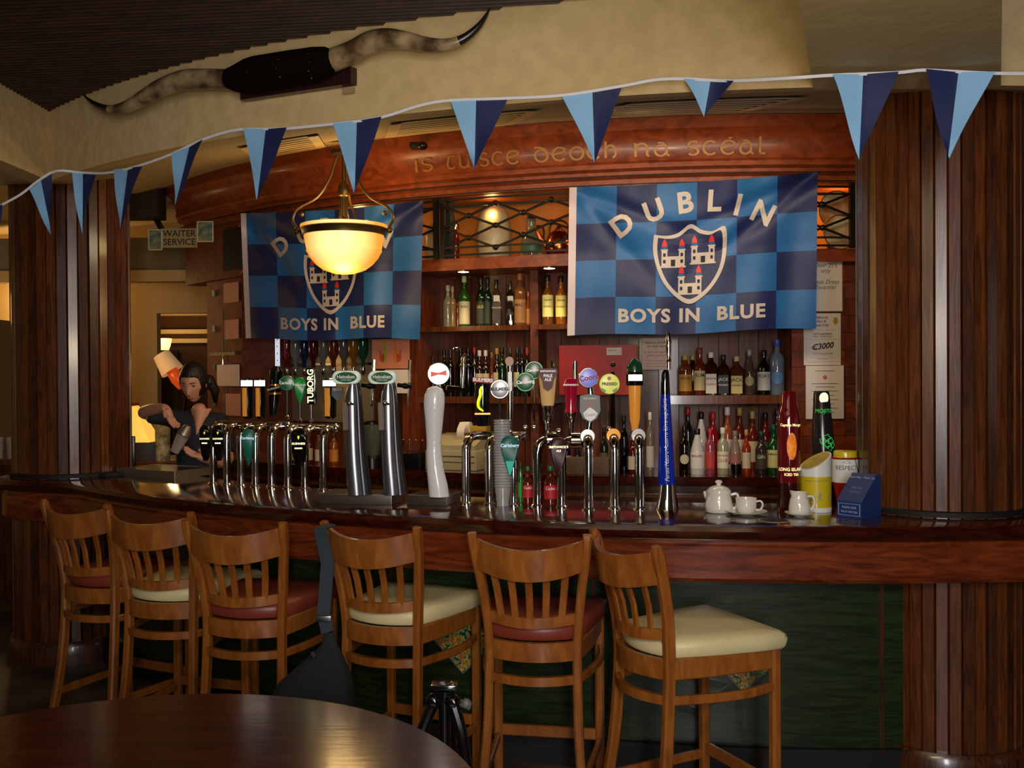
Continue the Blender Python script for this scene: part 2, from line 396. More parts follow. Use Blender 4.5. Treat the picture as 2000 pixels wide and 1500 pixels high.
# ================================================================ back bar gantry
ga = thing('back_bar', 'curved cherry wood back bar with cornice, shelves and carved gold lettering', 'back bar', (0, 0, 0))
tL = tha(cyl(352, 450, 5.0)); tR = rad(24); tF = tha(cyl(474, 600, 4.7))
g = G(); g.sweep(GC, [(4.6, 3.02), (5.13, 3.02), (5.13, 2.955), (5.10, 2.94), (5.07, 2.90), (5.055, 2.84), (5.06, 2.80), (5.045, 2.79), (5.045, 2.765), (5.0, 2.755), (5.0, 2.73), (4.96, 2.72), (4.96, 2.685), (4.6, 2.685)], tha(cyl(345, 400, 5.05)), tR, 90)
obj('cornice', g, cherry, ga)
g = G()
for r, z in ((5.0, 2.764), (5.003, 2.73), (4.965, 2.688)):
    g.sweep(GC, [(r, z), (r+.006, z), (r+.006, z+.006), (r, z+.006)], tL, tR, 90)
obj('cornice_line', g, dark, ga)
# back panel of vertical boards
g = G(); N = 44; t_a, t_b = tF, rad(20)
random.seed(3)
for k in range(N):
    a0 = t_a+(t_b-t_a)*k/N; a1 = t_a+(t_b-t_a)*(k+1)/N-.0012; g.k = random.choice((0, 0, 1, 1, 1, 2))
    g.sweep(GC, [(4.44, .9), (4.46, .9), (4.46, 2.3), (4.44, 2.3)], a0, a1, 2)
obj('board_panel', g, [plank_a, plank_b, plank_c], ga, smooth=None)
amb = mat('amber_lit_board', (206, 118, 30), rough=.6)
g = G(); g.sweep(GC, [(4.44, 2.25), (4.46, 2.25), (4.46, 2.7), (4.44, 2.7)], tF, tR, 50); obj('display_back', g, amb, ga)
g = G(); g.sweep(GC, [(4.4, 2.255), (4.87, 2.255), (4.87, 2.325), (4.4, 2.325)], tha(cyl(440, 500, 4.87)), tR, 70); obj('display_shelf', g, cherry, ga)
g = G(); g.sweep(GC, [(4.44, 1.895), (4.72, 1.895), (4.72, 1.925), (4.44, 1.925)], tha(cyl(700, 628, 4.7)), tha(cyl(1029, 628, 4.7)), 20); obj('shelf', g, mah_b, ga)
g = G(); g.sweep(GC, [(4.44, 1.895), (4.72, 1.895), (4.72, 1.925), (4.44, 1.925)], tha(cyl(1048, 628, 4.7)), tha(cyl(1560, 628, 4.7)), 20); obj('shelf', g, mah_b, ga)
zs = cyl(1430, 772, 4.7).z
g = G(); g.sweep(GC, [(4.44, zs-.05), (4.72, zs-.05), (4.72, zs), (4.44, zs)], tha(cyl(1295, 772, 4.7)), tha(cyl(1548, 772, 4.7)), 20); obj('shelf', g, mah_b, ga)
zm = cyl(960, 775, 4.7).z
g = G(); g.sweep(GC, [(4.44, zm-.04), (4.72, zm-.04), (4.72, zm), (4.44, zm)], tha(cyl(822, 772, 4.7)), tha(cyl(1085, 772, 4.7)), 20); obj('shelf', g, mah_b, ga)
def upright_panel(x, R0, R1, z0, z1, wd, m_, nm='upright'):
    t = tha(cyl(x, 600, R1)); h = wd/2/R1; g = G(); g.sweep(GC, [(R0, z0), (R1, z0), (R1, z1), (R0, z1)], t-h, t+h, 3); return obj(nm, g, m_, ga)
upright_panel(1043, 4.44, 4.66, 1.05, 2.26, .05, cherry_d)
upright_panel(800, 4.44, 4.74, 1.05, 2.26, .12, plank_b)
upright_panel(875, 4.80, 4.86, 2.32, 2.7, .035, dark)
upright_panel(1555, 4.44, 4.74, 1.05, 2.26, .03, cherry_d)
upright_panel(1625, 4.44, 4.82, 1.05, 2.26, .42, cherry_d, 'side_pier')
# block pattern on the right pier
g = G(); random.seed(5)
tp = tha(cyl(1625, 600, 4.83))
for r_ in range(12):
    for c_ in range(3):
        z0 = 1.07+r_*.098; a0 = tp-.048+c_*.032; g.k = random.choice((0, 1, 2)); g.sweep(GC, [(4.82, z0), (4.828, z0), (4.828, z0+.095), (4.82, z0+.095)], a0, a0+.0315, 1)
obj('veneer_blocks', g, [cherry_d, plank_b, cherry], ga, smooth=None)
# left end of the gantry
a0, a1 = tha(cyl(370, 500, 4.9)), tha(cyl(474, 500, 4.9)); zz = cyl(400, 552, 4.9).z
g = G(); g.sweep(GC, [(4.44, zz), (4.93, zz), (4.93, 2.7), (4.44, 2.7)], a0, a1, 10); obj('left_panel', g, cherry_d, ga)
a2 = tha(cyl(404, 600, 4.88)); a3 = tha(cyl(472, 600, 4.88)); g = G(); g.sweep(GC, [(4.44, 0), (4.88, 0), (4.88, zz), (4.44, zz)], a2, a3, 6); obj('left_pier', g, cherry_d, ga)
g = G(); a4 = tha(cyl(438, 480, 4.93)); a5 = tha(cyl(476, 480, 4.93)); g.sweep(GC, [(4.92, 2.37), (4.94, 2.37), (4.94, 2.66), (4.92, 2.66)], a4, a5, 4); obj('dark_recess', g, dark, ga)
for z in [cyl(420, y, 4.9).z for y in (572, 642, 717, 788)]:
    g = G(); q = a2+(a3-a2)*.26; g.sweep(GC, [(4.88, z-.02), (4.892, z-.02), (4.892, z+.022), (4.88, z+.022)], q-.004, q+.004, 1)
    obj('mosaic_tile', g, mat('teal_tile', (60, 90, 84), rough=.4), ga, smooth=None)
g = G(); q = tha(cyl(440, 660, 4.89)); g.tube([arc(q, 4.905, 1.3), arc(q, 4.905, 2.1)], .008); obj('chrome_rod', g, chrome, ga)
# base cabinets and back counter
g = G(); g.sweep(GC, [(4.4, 1.0), (5.0, 1.0), (5.0, 1.05), (4.4, 1.05)], tha(cyl(400, 900, 5.0)), rad(24), 60); obj('back_counter', g, bartop, ga)
g = G(); g.sweep(GC, [(4.4, 0), (4.96, 0), (4.96, 1.0), (4.4, 1.0)], tha(cyl(400, 900, 5.0)), rad(24), 60); obj('base_cabinet', g, mah_a, ga)
g = G()
for z in (.93, .86): g.sweep(GC, [(4.96, z), (4.975, z), (4.975, z+.02), (4.96, z+.02)], tha(cyl(450, 900, 5.0)), rad(24), 60)
obj('cabinet_moulding', g, mah_c, ga)
# carved uncial lettering
def AR(cx, cy, rx, ry, a0, a1, n=14): return [(cx+rx*cos(rad(a0+(a1-a0)*i/n)), cy+ry*sin(rad(a0+(a1-a0)*i/n))) for i in range(n+1)]
GLY = {
 'i': (.28, [[(.02, .95), (.14, 1), (.14, 0), (.26, .02)]]),
 's': (.72, [AR(.36, .76, .28, .24, 30, 270, 12)+AR(.36, .26, .28, .26, 90, -150, 12)]),
 't': (.85, [[(0, .9), (.1, 1), (.8, 1)], [(.38, 1)]+AR(.5, .35, .3, .35, 160, 320)]),
 'u': (.85, [[(.02, 1), (.1, 1)]+AR(.4, .35, .3, .35, 180, 350)+[(.7, 1)], [(.7, .9), (.7, 0), (.82, 0)]]),
 'c': (.85, [AR(.45, .5, .4, .5, 45, 315)]),
 'e': (.92, [AR(.46, .5, .4, .5, 320, 60), [(.06, .45), (.7, .62), (.82, .75)]+AR(.46, .75, .36, .25, 0, 90, 5)]),
 'd': (.95, [AR(.46, .45, .4, .45, 0, 360, 22), [(.84, .6), (.7, .95), (.35, 1.1), (.02, 1.12)]]),
 'o': (.92, [AR(.46, .48, .4, .48, 0, 360, 22)]),
 'h': (.9, [[(.0, 1.45), (.12, 1.45), (.12, 0)], AR(.42, .5, .3, .45, 160, 0, 10)+AR(.42, .3, .3, .3, 0, -70, 5)]),
 'n': (.95, [[(.0, 1), (.12, .98), (.12, 0)], [(.12, .65)]+AR(.44, .62, .3, .36, 160, 0, 10)+[(.74, .1), (.86, 0)]]),
 'a': (.9, [AR(.36, .4, .3, .4, 60, 330), [(.2, .98), (.45, .98), (.66, .7), (.68, .1), (.84, 0)]]),
 'l': (.5, [[(.02, 1.45), (.14, 1.45), (.14, .12), (.25, 0), (.45, .05)]]),
 'E': (.92, [AR(.46, .5, .4, .5, 320, 60), [(.06, .45), (.7, .62), (.82, .75)]+AR(.46, .75, .36, .25, 0, 90, 5), [(.5, 1.15), (.7, 1.38)]]),
}
words = [('is', 808), ('tuisce', 868), ('deoch', 1043), ('na', 1237), ('scEal', 1342)]; ends = [845, 1015, 1208, 1310, 1497]
for (wd, x0), x1 in zip(words, ends):
    tot = sum(GLY[c][0]+.16 for c in wd)-.16; ta, tb = tha(cyl(x0, 300, 5.07)), tha(cyl(x1, 270, 5.07)); adv = 0
    sc = (tb-ta)*5.07/tot
    for c in wd:
        wd_, st = GLY[c]; g = G()
        for s_ in st:
            g.ribbon(s_, .15, .12)
        g.map(lambda v, adv=adv: arc(ta+(adv+v.x)*sc/5.07, 5.052+v.z*.09+(.022 if v.y*.074 > .06 else 0)*0+.012*max(0, v.y), 2.822+v.y*.07))
        obj('carved_letter', g, gold, ga, smooth=None); adv += wd_+.16
# wrought iron grilles
def grille(xa, xb, n, lb):
    t = thing('iron_grille', lb, 'grille', (0, 0, 0)); R = 4.9
    ta, tb = tha(cyl(xa, 440, R)), tha(cyl(xb, 440, R)); z0, z1 = 2.335, 2.665
    g = G()
    for z in (z0, z1, z0+.045, z1-.04): g.sweep(GC, [(R-.006, z), (R+.006, z), (R+.006, z+.011), (R-.006, z+.011)], ta, tb, max(4, n*2))
    for a in (ta, tb): g.sweep(GC, [(R-.012, z0-.01), (R+.012, z0-.01), (R+.012, z1+.02), (R-.012, z1+.02)], a-.003, a+.003, 1)
    obj('frame', g, iron, t, smooth=None)
    g = G(); k = Gk = G(); ds = (tb-ta)/n; zb, zt2 = z0+.04, z1-.03; rows = 4; dz = (zt2-zb)/rows
    for i in range(n):
        for j in range(rows):
            s_ = (i+j) % 2
            p = arc(ta+i*ds, R, zb+(j+s_)*dz); q = arc(ta+(i+1)*ds, R, zb+(j+1-s_)*dz); g.tube([p, q], .0072, 6)
    obj('lattice_bars', g, iron, t)
    for i in range(n+1):
        for j in range(rows+1):
            if (i+j) % 2 == 0 and 0 < i < n:
                g = G(); g.sphere(arc(ta+i*ds, R, zb+j*dz), .018, 8, 5); obj('rosette', g, iron, t)
grille(462, 852, 8, 'black iron lattice grille behind the left flag')
grille(865, 1664, 14, 'long black iron lattice grille in front of the old jugs and painted plates')
# downlights
for x, y, lb in ((905, 530, 'small round downlight over the tall green bottle'), (1073, 523, 'small round downlight over the two cream labelled whiskeys')):
    q = onz(x, y, 2.25); t = thing('downlight', lb, 'downlight', (q.x, q.y, 2.252))
    g = G(); g.lathe([(.035, -.006), (.042, -.004), (.042, 0)], 20); obj('trim_ring', g, chrome, t)
    g = G(); g.lathe([(.03, -.0075), (.033, -.0065)], 20); obj('bulb_face', g, mat('downlight_glow', (255, 240, 200), emit=9, ec=(255, 236, 180)), t)
    light('SPOT', 'downlight_beam', (q.x, q.y, 2.22), 5, (1, .8, .45), .02, rot=(q.x, q.y+.08, 1), spot=95)
for xx in (560, 700, 960, 1250, 1500, 1640): 
    p = cyl(xx, 385, 4.75); light('POINT', 'display_lamp', (p.x, p.y, 2.60), 1.6, (1, .62, .2), .03)
# ceiling vents
def vent(x0, x1, u0, v0, v1, lb):
    t = thing('ceiling_vent', lb, 'vent', (0, 0, 0))
    g = G(); h = G()
    def P(u, v, d): 
        p = soff(u, v); return p-Vector((0, 0, d))
    U0, U1 = x0, x1
    g.grid(lambda a, b: P(U0+(U1-U0)*a, v0+(v1-v0)*b, .004), 4, 2); obj('backing', g, mat('vent_dark', (58, 46, 28), rough=.7), t, smooth=None)
    n = 7
    for i in range(n+1):
        v = v0+(v1-v0)*i/n; wd = .016
        h.grid(lambda a, b: P(U0+(U1-U0)*a, v+wd*b, .008+.004*b), 6, 1)
    for u in (U0, U1): h.grid(lambda a, b: P(u-.004+.008*a, v0+(v1-v0)*b, .012), 1, 4)
    obj('slats', h, mat('vent_cream', (214, 190, 130), rough=.5), t, smooth=None)
def uof(x, y):                       # soffit parameters at a pixel, found by search
    best = None; d = ray(x, y).normalized()
    for i in range(121):
        for j in range(21):
            p = soff(i/120, j/20)-CP; e = (p-d*p.dot(d)).length
            if best is None or e < best[0]: best = (e, i/120, j/20)
    return best[1], best[2]
for (xa, ya), (xb, yb), vv, lb in (((1215, 205), (1490, 205), (.25, .8), 'slatted ceiling vent above the carved lettering, right one'), ((770, 235), (1050, 215), (.25, .82), 'slatted ceiling vent above the carved lettering, middle one'), ((480, 285), (610, 265), (.3, .85), 'slatted ceiling vent nearest the left column')):
    ua, ub = uof(xa, ya)[0], uof(xb, yb)[0]; vent(ua, ub, 0, vv[0], vv[1], lb)
# small black camera under the cornice
q = cyl(825, 285, 5.16); t = thing('security_camera', 'small dark dome fitting at the top of the cornice', 'camera', q)
g = G(); g.sphere((0, -.04, -.01), .035, 14, 8, (1, 1, .7)); obj('dome', g, black, t); g = G(); g.box((-.04, 0, .0), (.06, .08, .03), bev=.006); obj('bracket', g, iron, t)
# ================================================================ bunting
lb_, db_ = mat('pennant_sky_blue', (136, 188, 232), rough=.7), mat('pennant_navy', (22, 34, 84), rough=.7)
bt = thing('bunting', 'white cord of light and navy blue pennants strung along the bulkhead', 'bunting')
def bun(x, y, dy=0):
    if x > 1560: return at(x, y, 3.36)
    if x < 100: p = at(x, y, 4.72); return p
    p = cyl(x, y, 5.57, BC)
    if x > 1400: p = p.lerp(at(x, y, 3.36), (x-1400)/160)
    elif x < 200: p = p.lerp(at(x, y, 4.72), (200-x)/100)
    return p
cp = [(-40, 425), (0, 402), (40, 380), (75, 353), (110, 334), (160, 337), (205, 338), (260, 327), (330, 303), (400, 271), (460, 254), (510, 252), (560, 251), (660, 241), (745, 229), (820, 206), (880, 196), (990, 192), (1100, 186), (1215, 168), (1280, 156), (1340, 154), (1430, 158), (1550, 152), (1625, 147), (1750, 142), (1800, 137), (1850, 139), (1935, 143), (2030, 144)]
def crv(P, n=4):                      # smooth pixel polyline
    out = []
    for i in range(len(P)-1):
        p0, p1, p2, p3 = P[max(i-1, 0)], P[i], P[i+1], P[min(i+2, len(P)-1)]
        for k in range(n):
            t = k/n
            out.append(tuple(.5*(2*b+(c-a)*t+(2*a-5*b+4*c-d)*t*t+(3*b-a-3*c+d)*t**3) for a, b, c, d in zip(p0, p1, p2, p3)))
    return out+[P[-1]]
g = G(); g.beam([bun(*p) for p in crv(cp)], .003, .011, side=(0, 1, 0)); obj('cord', g, mat('white_tape', (225, 225, 235), rough=.6), bt)
for k, (A, B, T, M, sw) in enumerate([((-48, 428), (6, 399), (-12, 470), (-20, 412), 0), ((57, 370), (101, 339), (95, 458), (80, 353), 0), ((140, 336), (187, 340), (155, 455), (162, 338), 0), ((224, 331), (279, 325), (229, 447), (250, 328), 0), ((338, 301), (398, 274), (337, 398), (370, 287), 0),
        ((478, 253), (562, 251), (498, 388), (519, 252), 0), ((651, 242), (746, 229), (690, 377), (697, 236), 0), ((880, 196), (992, 192), (926, 328), (930, 194), 0), ((1097, 186), (1215, 168), (1163, 315), (1157, 178), 0),
        ((1335, 154), (1433, 158), (1379, 222), (1388, 157), 0), ((1624, 147), (1752, 142), (1685, 308), (1686, 145), 0), ((1804, 138), (1938, 143), (1860, 307), (1872, 141), 1)]):
    g = G(); n = 8
    for half in (0, 1):
        a, b = ((A, M), (M, B))[half]
        def fn(u, v, a=a, b=b):
            x = (a[0]+(b[0]-a[0])*u)*(1-v)+T[0]*v; y = (a[1]+(b[1]-a[1])*u)*(1-v)+T[1]*v
            if k == 9: x += (u-.5)*0-6*sin(v*pi)*(1 if half else -1)*0; y -= 0
            p = bun(x, y); s_ = u if half == 0 else 1-u
            p.y += .035*v+.012*sin(v*5+k)*(1-s_)-.008*(1-s_); return p
        g.k = (half if not sw else 1-half); g.grid(fn, 3, 8)
    o = obj('pennant', g, [lb_, db_], bt, smooth=60, fix=False)

# ================================================================ flags
def flag(TL, BL, TR, BR, lbl, seed, R=4.97):
    rnd = random.Random(seed); R0_ = R; t = thing('flag', lbl, 'flag', (0, 0, 0))
    ph = [rnd.uniform(0, 6) for _ in range(6)]
    def rip(u, v):
        d = .013*sin(u*17+ph[0]+v*2)+.008*sin(u*31+ph[1]-v*3)+.006*sin(v*14+u*5+ph[2])
        # creases that fan out from the pinned corners
        for (cu, cv, a, w_) in ((1, 1, .62, .03), (0, 1, -.85, .035), (1, 1, .35, .03), (0, 1, -.4, .03)):
            du, dv = u-cu, (v-cv)*.6; n = abs(du*sin(a)-dv*cos(a)) if True else 0; l = math.hypot(du, dv)
            if l < .75: d -= .045*math.exp(-(n/w_)**2)*(1-l/.75)
        return d
    def fn(u, v, off=0):
        x = (BL[0]+(BR[0]-BL[0])*u)*(1-v)+(TL[0]+(TR[0]-TL[0])*u)*v
        y = (BL[1]+(BR[1]-BL[1])*u)*(1-v)+(TL[1]+(TR[1]-TL[1])*u)*v+5*sin(pi*u)*v+2.5*sin(u*9+ph[3])*(1-v)
        return cyl(x, y, R0_+.02+.09*max(0, v-.55)/.45+rip(u, v)+off)
    hd = .03; NU, NV = 6, 4; sub = 12
    g = G()
    for i in range(NU):
        for j in range(NV):
            g.k = 0 if (i+j+1) % 2 == 0 else 1
            g.grid(lambda a, b: fn(hd+(1-hd)*(i+a)/NU, (j+b)/NV), sub, sub)
    sky = mat('flag_sky_blue', (28, 94, 156), rough=.55, noise=.1, nscale=60); nv = mat('flag_navy', (20, 33, 84), rough=.55, noise=.15, nscale=60)
    obj('cloth', g, [sky, nv], t, smooth=80, fix=False)
    g = G(); g.grid(lambda a, b: fn(hd*a, b, -.002), 2, 24); obj('header_tape', g, mat('flag_header', (206, 190, 196), rough=.7), t, smooth=80, fix=False)
    wht = mat('flag_lettering', (190, 178, 172), rough=.6)
    W, H = 1.5, .91
    def mp(v, off=.004): return fn(min(1, max(0, v[0]/W)), min(1, max(0, v[1]/H)), off+v[2]*.0)
    # arc of letters
    for ch, px, py, a in (('D', .325, .665, 36), ('U', .515, .745, 20), ('B', .70, .785, 6), ('L', .875, .785, -3), ('I', 1.02, .75, -14), ('N', 1.17, .69, -27)):
        q = text(ch, .175, bold=.006, dice=.02); c, s_ = cos(rad(a)), sin(rad(a))
        put(q, None, 'letter', wht, t, lambda v: mp((px+v.x*c-v.y*s_, py+v.x*s_+v.y*c, 0)))
    for wd, wx in (('BOYS', .46), ('IN', .735), ('BLUE', 1.045)):
        q = text(wd, .112, bold=.004, spacing=1.12, dice=.02)
        put(q, None, 'motto_word', wht, t, lambda v: mp((v.x*1.08+wx, v.y+.108, 0)))
    # shield
    out = [(.56, .66), (.68, .665), (.75, .715), (.83, .665), (.965, .685), (.97, .60)]
    out = [(.545, .655), (.62, .645), (.69, .66), (.765, .715), (.83, .675), (.90, .66), (.975, .685), (.985, .55), (.965, .42), (.91, .31), (.84, .235), (.765, .195), (.69, .235), (.61, .33), (.56, .45), (.54, .56)]
    out = [(x-.03, (y-.195)*.923+.18) for x, y in out]; cx, cy = .735, .43
    g = G(); poly = [(x, y) for x, y in crv(out+[out[0]], 4)[:-1]]
    n = len(poly)
    g.add([(cx, cy, 0)]+[(x, y, 0) for x, y in poly], [(0, 1+i, 1+(i+1) % n) for i in range(n)])
    b = g.bm(); 
    for ax in (0, 1):
        k = 0
        while k < 1.5:
            nn = Vector((0, 0, 0)); nn[ax] = 1; bmesh.ops.bisect_plane(b, geom=b.verts[:]+b.edges[:]+b.faces[:], plane_co=nn*k, plane_no=nn); k += .03
    b.verts.index_update(); g = G(); g.add([v.co.copy() for v in b.verts], [[v.index for v in f.verts] for f in b.faces]); b.free()
    put(g, None, 'shield_field', nv, t, lambda v: mp(v, .004))
    inn = [(cx+(x-cx)*.885, cy+(y-cy)*.885) for x, y in poly]; g = G()
    for i in range(n):
        j = (i+1) % n; g.grid(lambda a, b: (poly[i][0]*(1-a)*(1-b)+poly[j][0]*a*(1-b)+inn[i][0]*(1-a)*b+inn[j][0]*a*b, poly[i][1]*(1-a)*(1-b)+poly[j][1]*a*(1-b)+inn[i][1]*(1-a)*b+inn[j][1]*a*b, 0), 1, 2)
    put(g, None, 'shield_border', wht, t, lambda v: mp(v, .007))
    def rects(L, nm, m_, off):
        g = G()
        for (x0, y0, x1, y1) in L: g.grid(lambda a, b: (x0+(x1-x0)*a, y0+(y1-y0)*b, 0), 3, 3)
        put(g, None, nm, m_, t, lambda v: mp(v, off))
    red = mat('flag_flame_red', (200, 44, 40), rough=.5); dk = mat('castle_gate_black', (20, 24, 40), rough=.7)
    for (ox, oy) in ((.632, .405), (.812, .42), (.735, .24)):
        rects([(ox-.07, oy, ox-.035, oy+.10), (ox+.035, oy, ox+.07, oy+.10), (ox-.035, oy, ox+.035, oy+.065), (ox-.078, oy-.004, ox+.078, oy+.006), (ox-.075, oy+.10, ox-.03, oy+.108), (ox+.03, oy+.10, ox+.075, oy+.108)], 'castle', wht, .007)
        rects([(ox-.013, oy+.006, ox+.013, oy+.045), (ox-.06, oy+.025, ox-.045, oy+.045), (ox+.045, oy+.025, ox+.06, oy+.045), (ox-.06, oy+.065, ox-.045, oy+.085), (ox+.045, oy+.065, ox+.06, oy+.085)], 'castle_openings', dk, .010)
        for q_ in ((ox-.07, oy+.108, ox-.035, oy+.125), (ox+.035, oy+.108, ox+.07, oy+.125)): rects([q_], 'castle_cap', sky, .007)
        for sx in (-.052, .052):
            g = G(); g.add([(ox+sx-.017, oy+.125, 0), (ox+sx+.017, oy+.125, 0), (ox+sx+.014, oy+.148, 0), (ox+sx, oy+.172, 0), (ox+sx-.014, oy+.148, 0)], [(0, 1, 2, 3, 4)])
            put(g, None, 'flame', red, t, lambda v: mp(v, .010))
    return t
flag((1112, 366), (1108, 657), (1597, 336), (1594, 642), 'right blue checked flag reading DUBLIN and BOYS IN BLUE, fully in view', 3)
flag((470, 417), (480, 663), (827, 392), (820, 662), 'left blue checked flag, partly hidden by the lit hanging lamp', 8, 4.98)

# ================================================================ mounted horns
hr = thing('mounted_horns', 'long pair of curved cattle horns with dark hide centre mounted on the cream bulkhead', 'horns')
hm = mat('horn_cream', (176, 152, 112), rough=.35, c2=(82, 60, 40), nscale=9, coat=.2); ht = mat('horn_tip_black', (30, 24, 20), rough=.3)
for P in ([(163, 186, 1.2), (185, 203, 5), (215, 214, 8.5), (250, 208, 12), (285, 189, 15), (320, 170, 18), (360, 157, 20), (410, 155, 20), (462, 156, 20)],
          [(957, 17, 1.5), (936, 50, 6), (905, 76, 9), (870, 88, 12), (830, 87, 15), (790, 79, 18), (755, 77, 21), (722, 84, 22), (690, 101, 22), (650, 118, 23)]):
    Q = crv(P, 4); g = G()
    pts = [cyl(x, y, 5.585+.03*sin(i/len(Q)*pi), BC) for i, (x, y, r) in enumerate(Q)]; rs = [max(.002, r*p.y/FOC) for (x, y, r), p in zip(Q, pts)]
    n0 = len(g.f); g.tube(pts, rs, 14); nseg = int(len(Q)*.25)
    for i in range(nseg*14): g.m[i] = 1
    obj('horn', g, [hm, ht], hr)
hide = mat('dark_hide', (16, 9, 5), rough=1, bump=.6, nscale=60, spec=.05)
P = [(448, 153, 20), (460, 154, 25), (490, 148, 34), (500, 146, 35), (560, 135, 34), (615, 126, 33), (640, 120, 28), (652, 117, 20)]
g = G(); pts = [cyl(x, y, 5.60, BC) for x, y, r in P]; g.tube(pts, [r*p.y/FOC for (x, y, r), p in zip(P, pts)], 16); obj('hide_wrap', g, hide, hr)
for i, (x, y) in enumerate(((543, 116), (600, 105), (546, 150), (602, 138), (540, 133), (482, 141), (608, 152), (604, 121))):
    g = G(); g.sphere(cyl(x, y, 5.675, BC), .004, 8, 5); obj('brass_stud', g, mat('brass_stud', (230, 200, 120), rough=.2, metal=1), hr)
g = G(); c = [cyl(x, y, 5.515, BC) for x, y in ((482, 199), (697, 167), (697, 134), (482, 148))]; d = [p+Vector((-.02, -.03, 0)) for p in c]
g.add(c+d, [(0, 1, 2, 3), (7, 6, 5, 4), (0, 4, 5, 1), (1, 5, 6, 2), (2, 6, 7, 3), (3, 7, 4, 0)]); obj('plaque', g, wood('plaque_dark', (34, 14, 16), (54, 24, 22)), hr, smooth=None)
q = cyl(681, 177, 5.525, BC); g = G(); g.box((0, 0, 0), (.055, .004, .022)); o = obj('small_tag', g, mat('tag_grey', (150, 132, 100), rough=.6), hr, loc=q, rot=(0, 0, rad(-20)))

# ================================================================ pendant lamp
q = at(672, 445, 5.6)
lp = thing('pendant_lamp', 'lit alabaster bowl lamp hanging on curved brass arms in front of the left flag', 'lamp', q)
gl = mat('alabaster_glass', (214, 150, 66), rough=.35, c2=(196, 126, 50), nscale=5)
b_ = gl.node_tree.nodes['Principled BSDF']; nt = gl.node_tree
geo = nt.nodes.new('ShaderNodeTexCoord'); sp = nt.nodes.new('ShaderNodeVectorMath'); sp.operation = 'DISTANCE'; sp.inputs[1].default_value = (-.0, -.20, -.09)
nt.links.new(geo.outputs['Object'], sp.inputs[0]); rp = nt.nodes.new('ShaderNodeValToRGB'); nt.links.new(sp.outputs['Value'], rp.inputs['Fac'])
rp.color_ramp.elements[0].position = .07; rp.color_ramp.elements[0].color = (1, .72, .28, 1); rp.color_ramp.elements[1].position = .23; rp.color_ramp.elements[1].color = (.46, .19, .02, 1)
b_.inputs['Emission Strength'].default_value = 1.25; nt.links.new(rp.outputs['Color'], b_.inputs['Emission Color'])
g = G(); g.lathe([(.238, -.005), (.243, .0), (.243, .012), (.232, .012), (.225, -.01)], 40, cap=False); g.lathe([(.224, -.045), (.222, -.06), (.212, -.11), (.208, -.125), (.212, -.130), (.208, -.137), (.203, -.145), (.19, -.17), (.16, -.205), (.12, -.235), (.06, -.256), (.01, -.262)], 40, cap=False)
obj('glass_bowl', g, gl, lp)
g = G(); g.lathe([(.241, -.006), (.246, -.012), (.236, -.03), (.233, -.046), (.222, -.046), (.224, -.012)], 40, cap=False); brz = mat('antique_bronze', (96, 74, 40), rough=.35, metal=.8); obj('rim_band', g, brz, lp)
sof_z = 2.86 - q.z
g = G(); g.lathe([(.0, .0), (.05, .01), (.03, .04), (.014, .06), (.012, .17), (.03, .18), (.034, .2), (.03, .235), (.01, .26), (.01, .42)], 16); obj('stem', g, brz, lp)
for s_ in range(6):
    a = pi/3*s_; g = G(); g.tube([(.035*cos(a), .035*sin(a), .02), (.02*cos(a), .02*sin(a), .10), (.016*cos(a), .016*sin(a), .18)], .004, 6); obj('stem_rod', g, brz, lp)
for s_ in range(3):
    a = rad((184, 352, 85)[s_]); P = [(.02, .42), (.05, .36), (.08, .27), (.15, .17), (.25, .11), (.285, .05), (.262, .0), (.25, -.03)]
    g = G(); P = crv(P, 4); g.tube([(r*cos(a), r*sin(a), z) for r, z in P], .008, 8); g.sphere((.262*cos(a), .262*sin(a), -.02), .018, 10, 6); g.sphere((.235*cos(a), .235*sin(a), .075), .015, 10, 6); obj('curved_arm', g, brz, lp)
g = G(); g.lathe([(.012, .40), (.07, .41), (.075, .43), (.02, .435)], 20); obj('canopy', g, brz, lp)
light('POINT', 'pendant_glow', (q.x, q.y, q.z+.05), 7, (1, .70, .30), .12)
light('POINT', 'pendant_glow_down', (q.x, q.y-.06, q.z-.34), 6, (1, .66, .26), .1)

# ================================================================ bar stools
cream = mat('cream_vinyl', (226, 212, 160), rough=.45, noise=.12, nscale=4); redv = mat('oxblood_vinyl', (132, 56, 40), rough=.4, noise=.15, nscale=4)
def arcx(x, hw, y0, b): return y0-b*(1-(x/hw)**2)
def curved_bar(hw, y0, b, z0, z1, th_, n=12, dip=0, lean=0):
    g = G(); R = []
    for i in range(n+1):
        x = -hw+2*hw*i/n; y = arcx(x, hw, y0, b); dz = -dip*(1-(x/hw)**2); R.append([(x, y-th_/2-lean, z1+dz), (x, y+th_/2-lean, z1+dz), (x, y+th_/2, z0+dz), (x, y-th_/2, z0+dz)])
    return g.loft(R)
def seat_outline(k=1.0, n=8):
    P = []
    hw = .165*k; yb = -.19*k
    for i in range(n+1):
        x = -hw+2*hw*i/n; P.append((x, arcx(x, hw, yb, .055*k)))
    P += [(.20*k, -.05*k), (.228*k, .12*k), (.238*k, .215*k), (.226*k, .235*k), (0, .24*k), (-.226*k, .235*k), (-.238*k, .215*k), (-.228*k, .12*k), (-.20*k, -.05*k)]
    return P
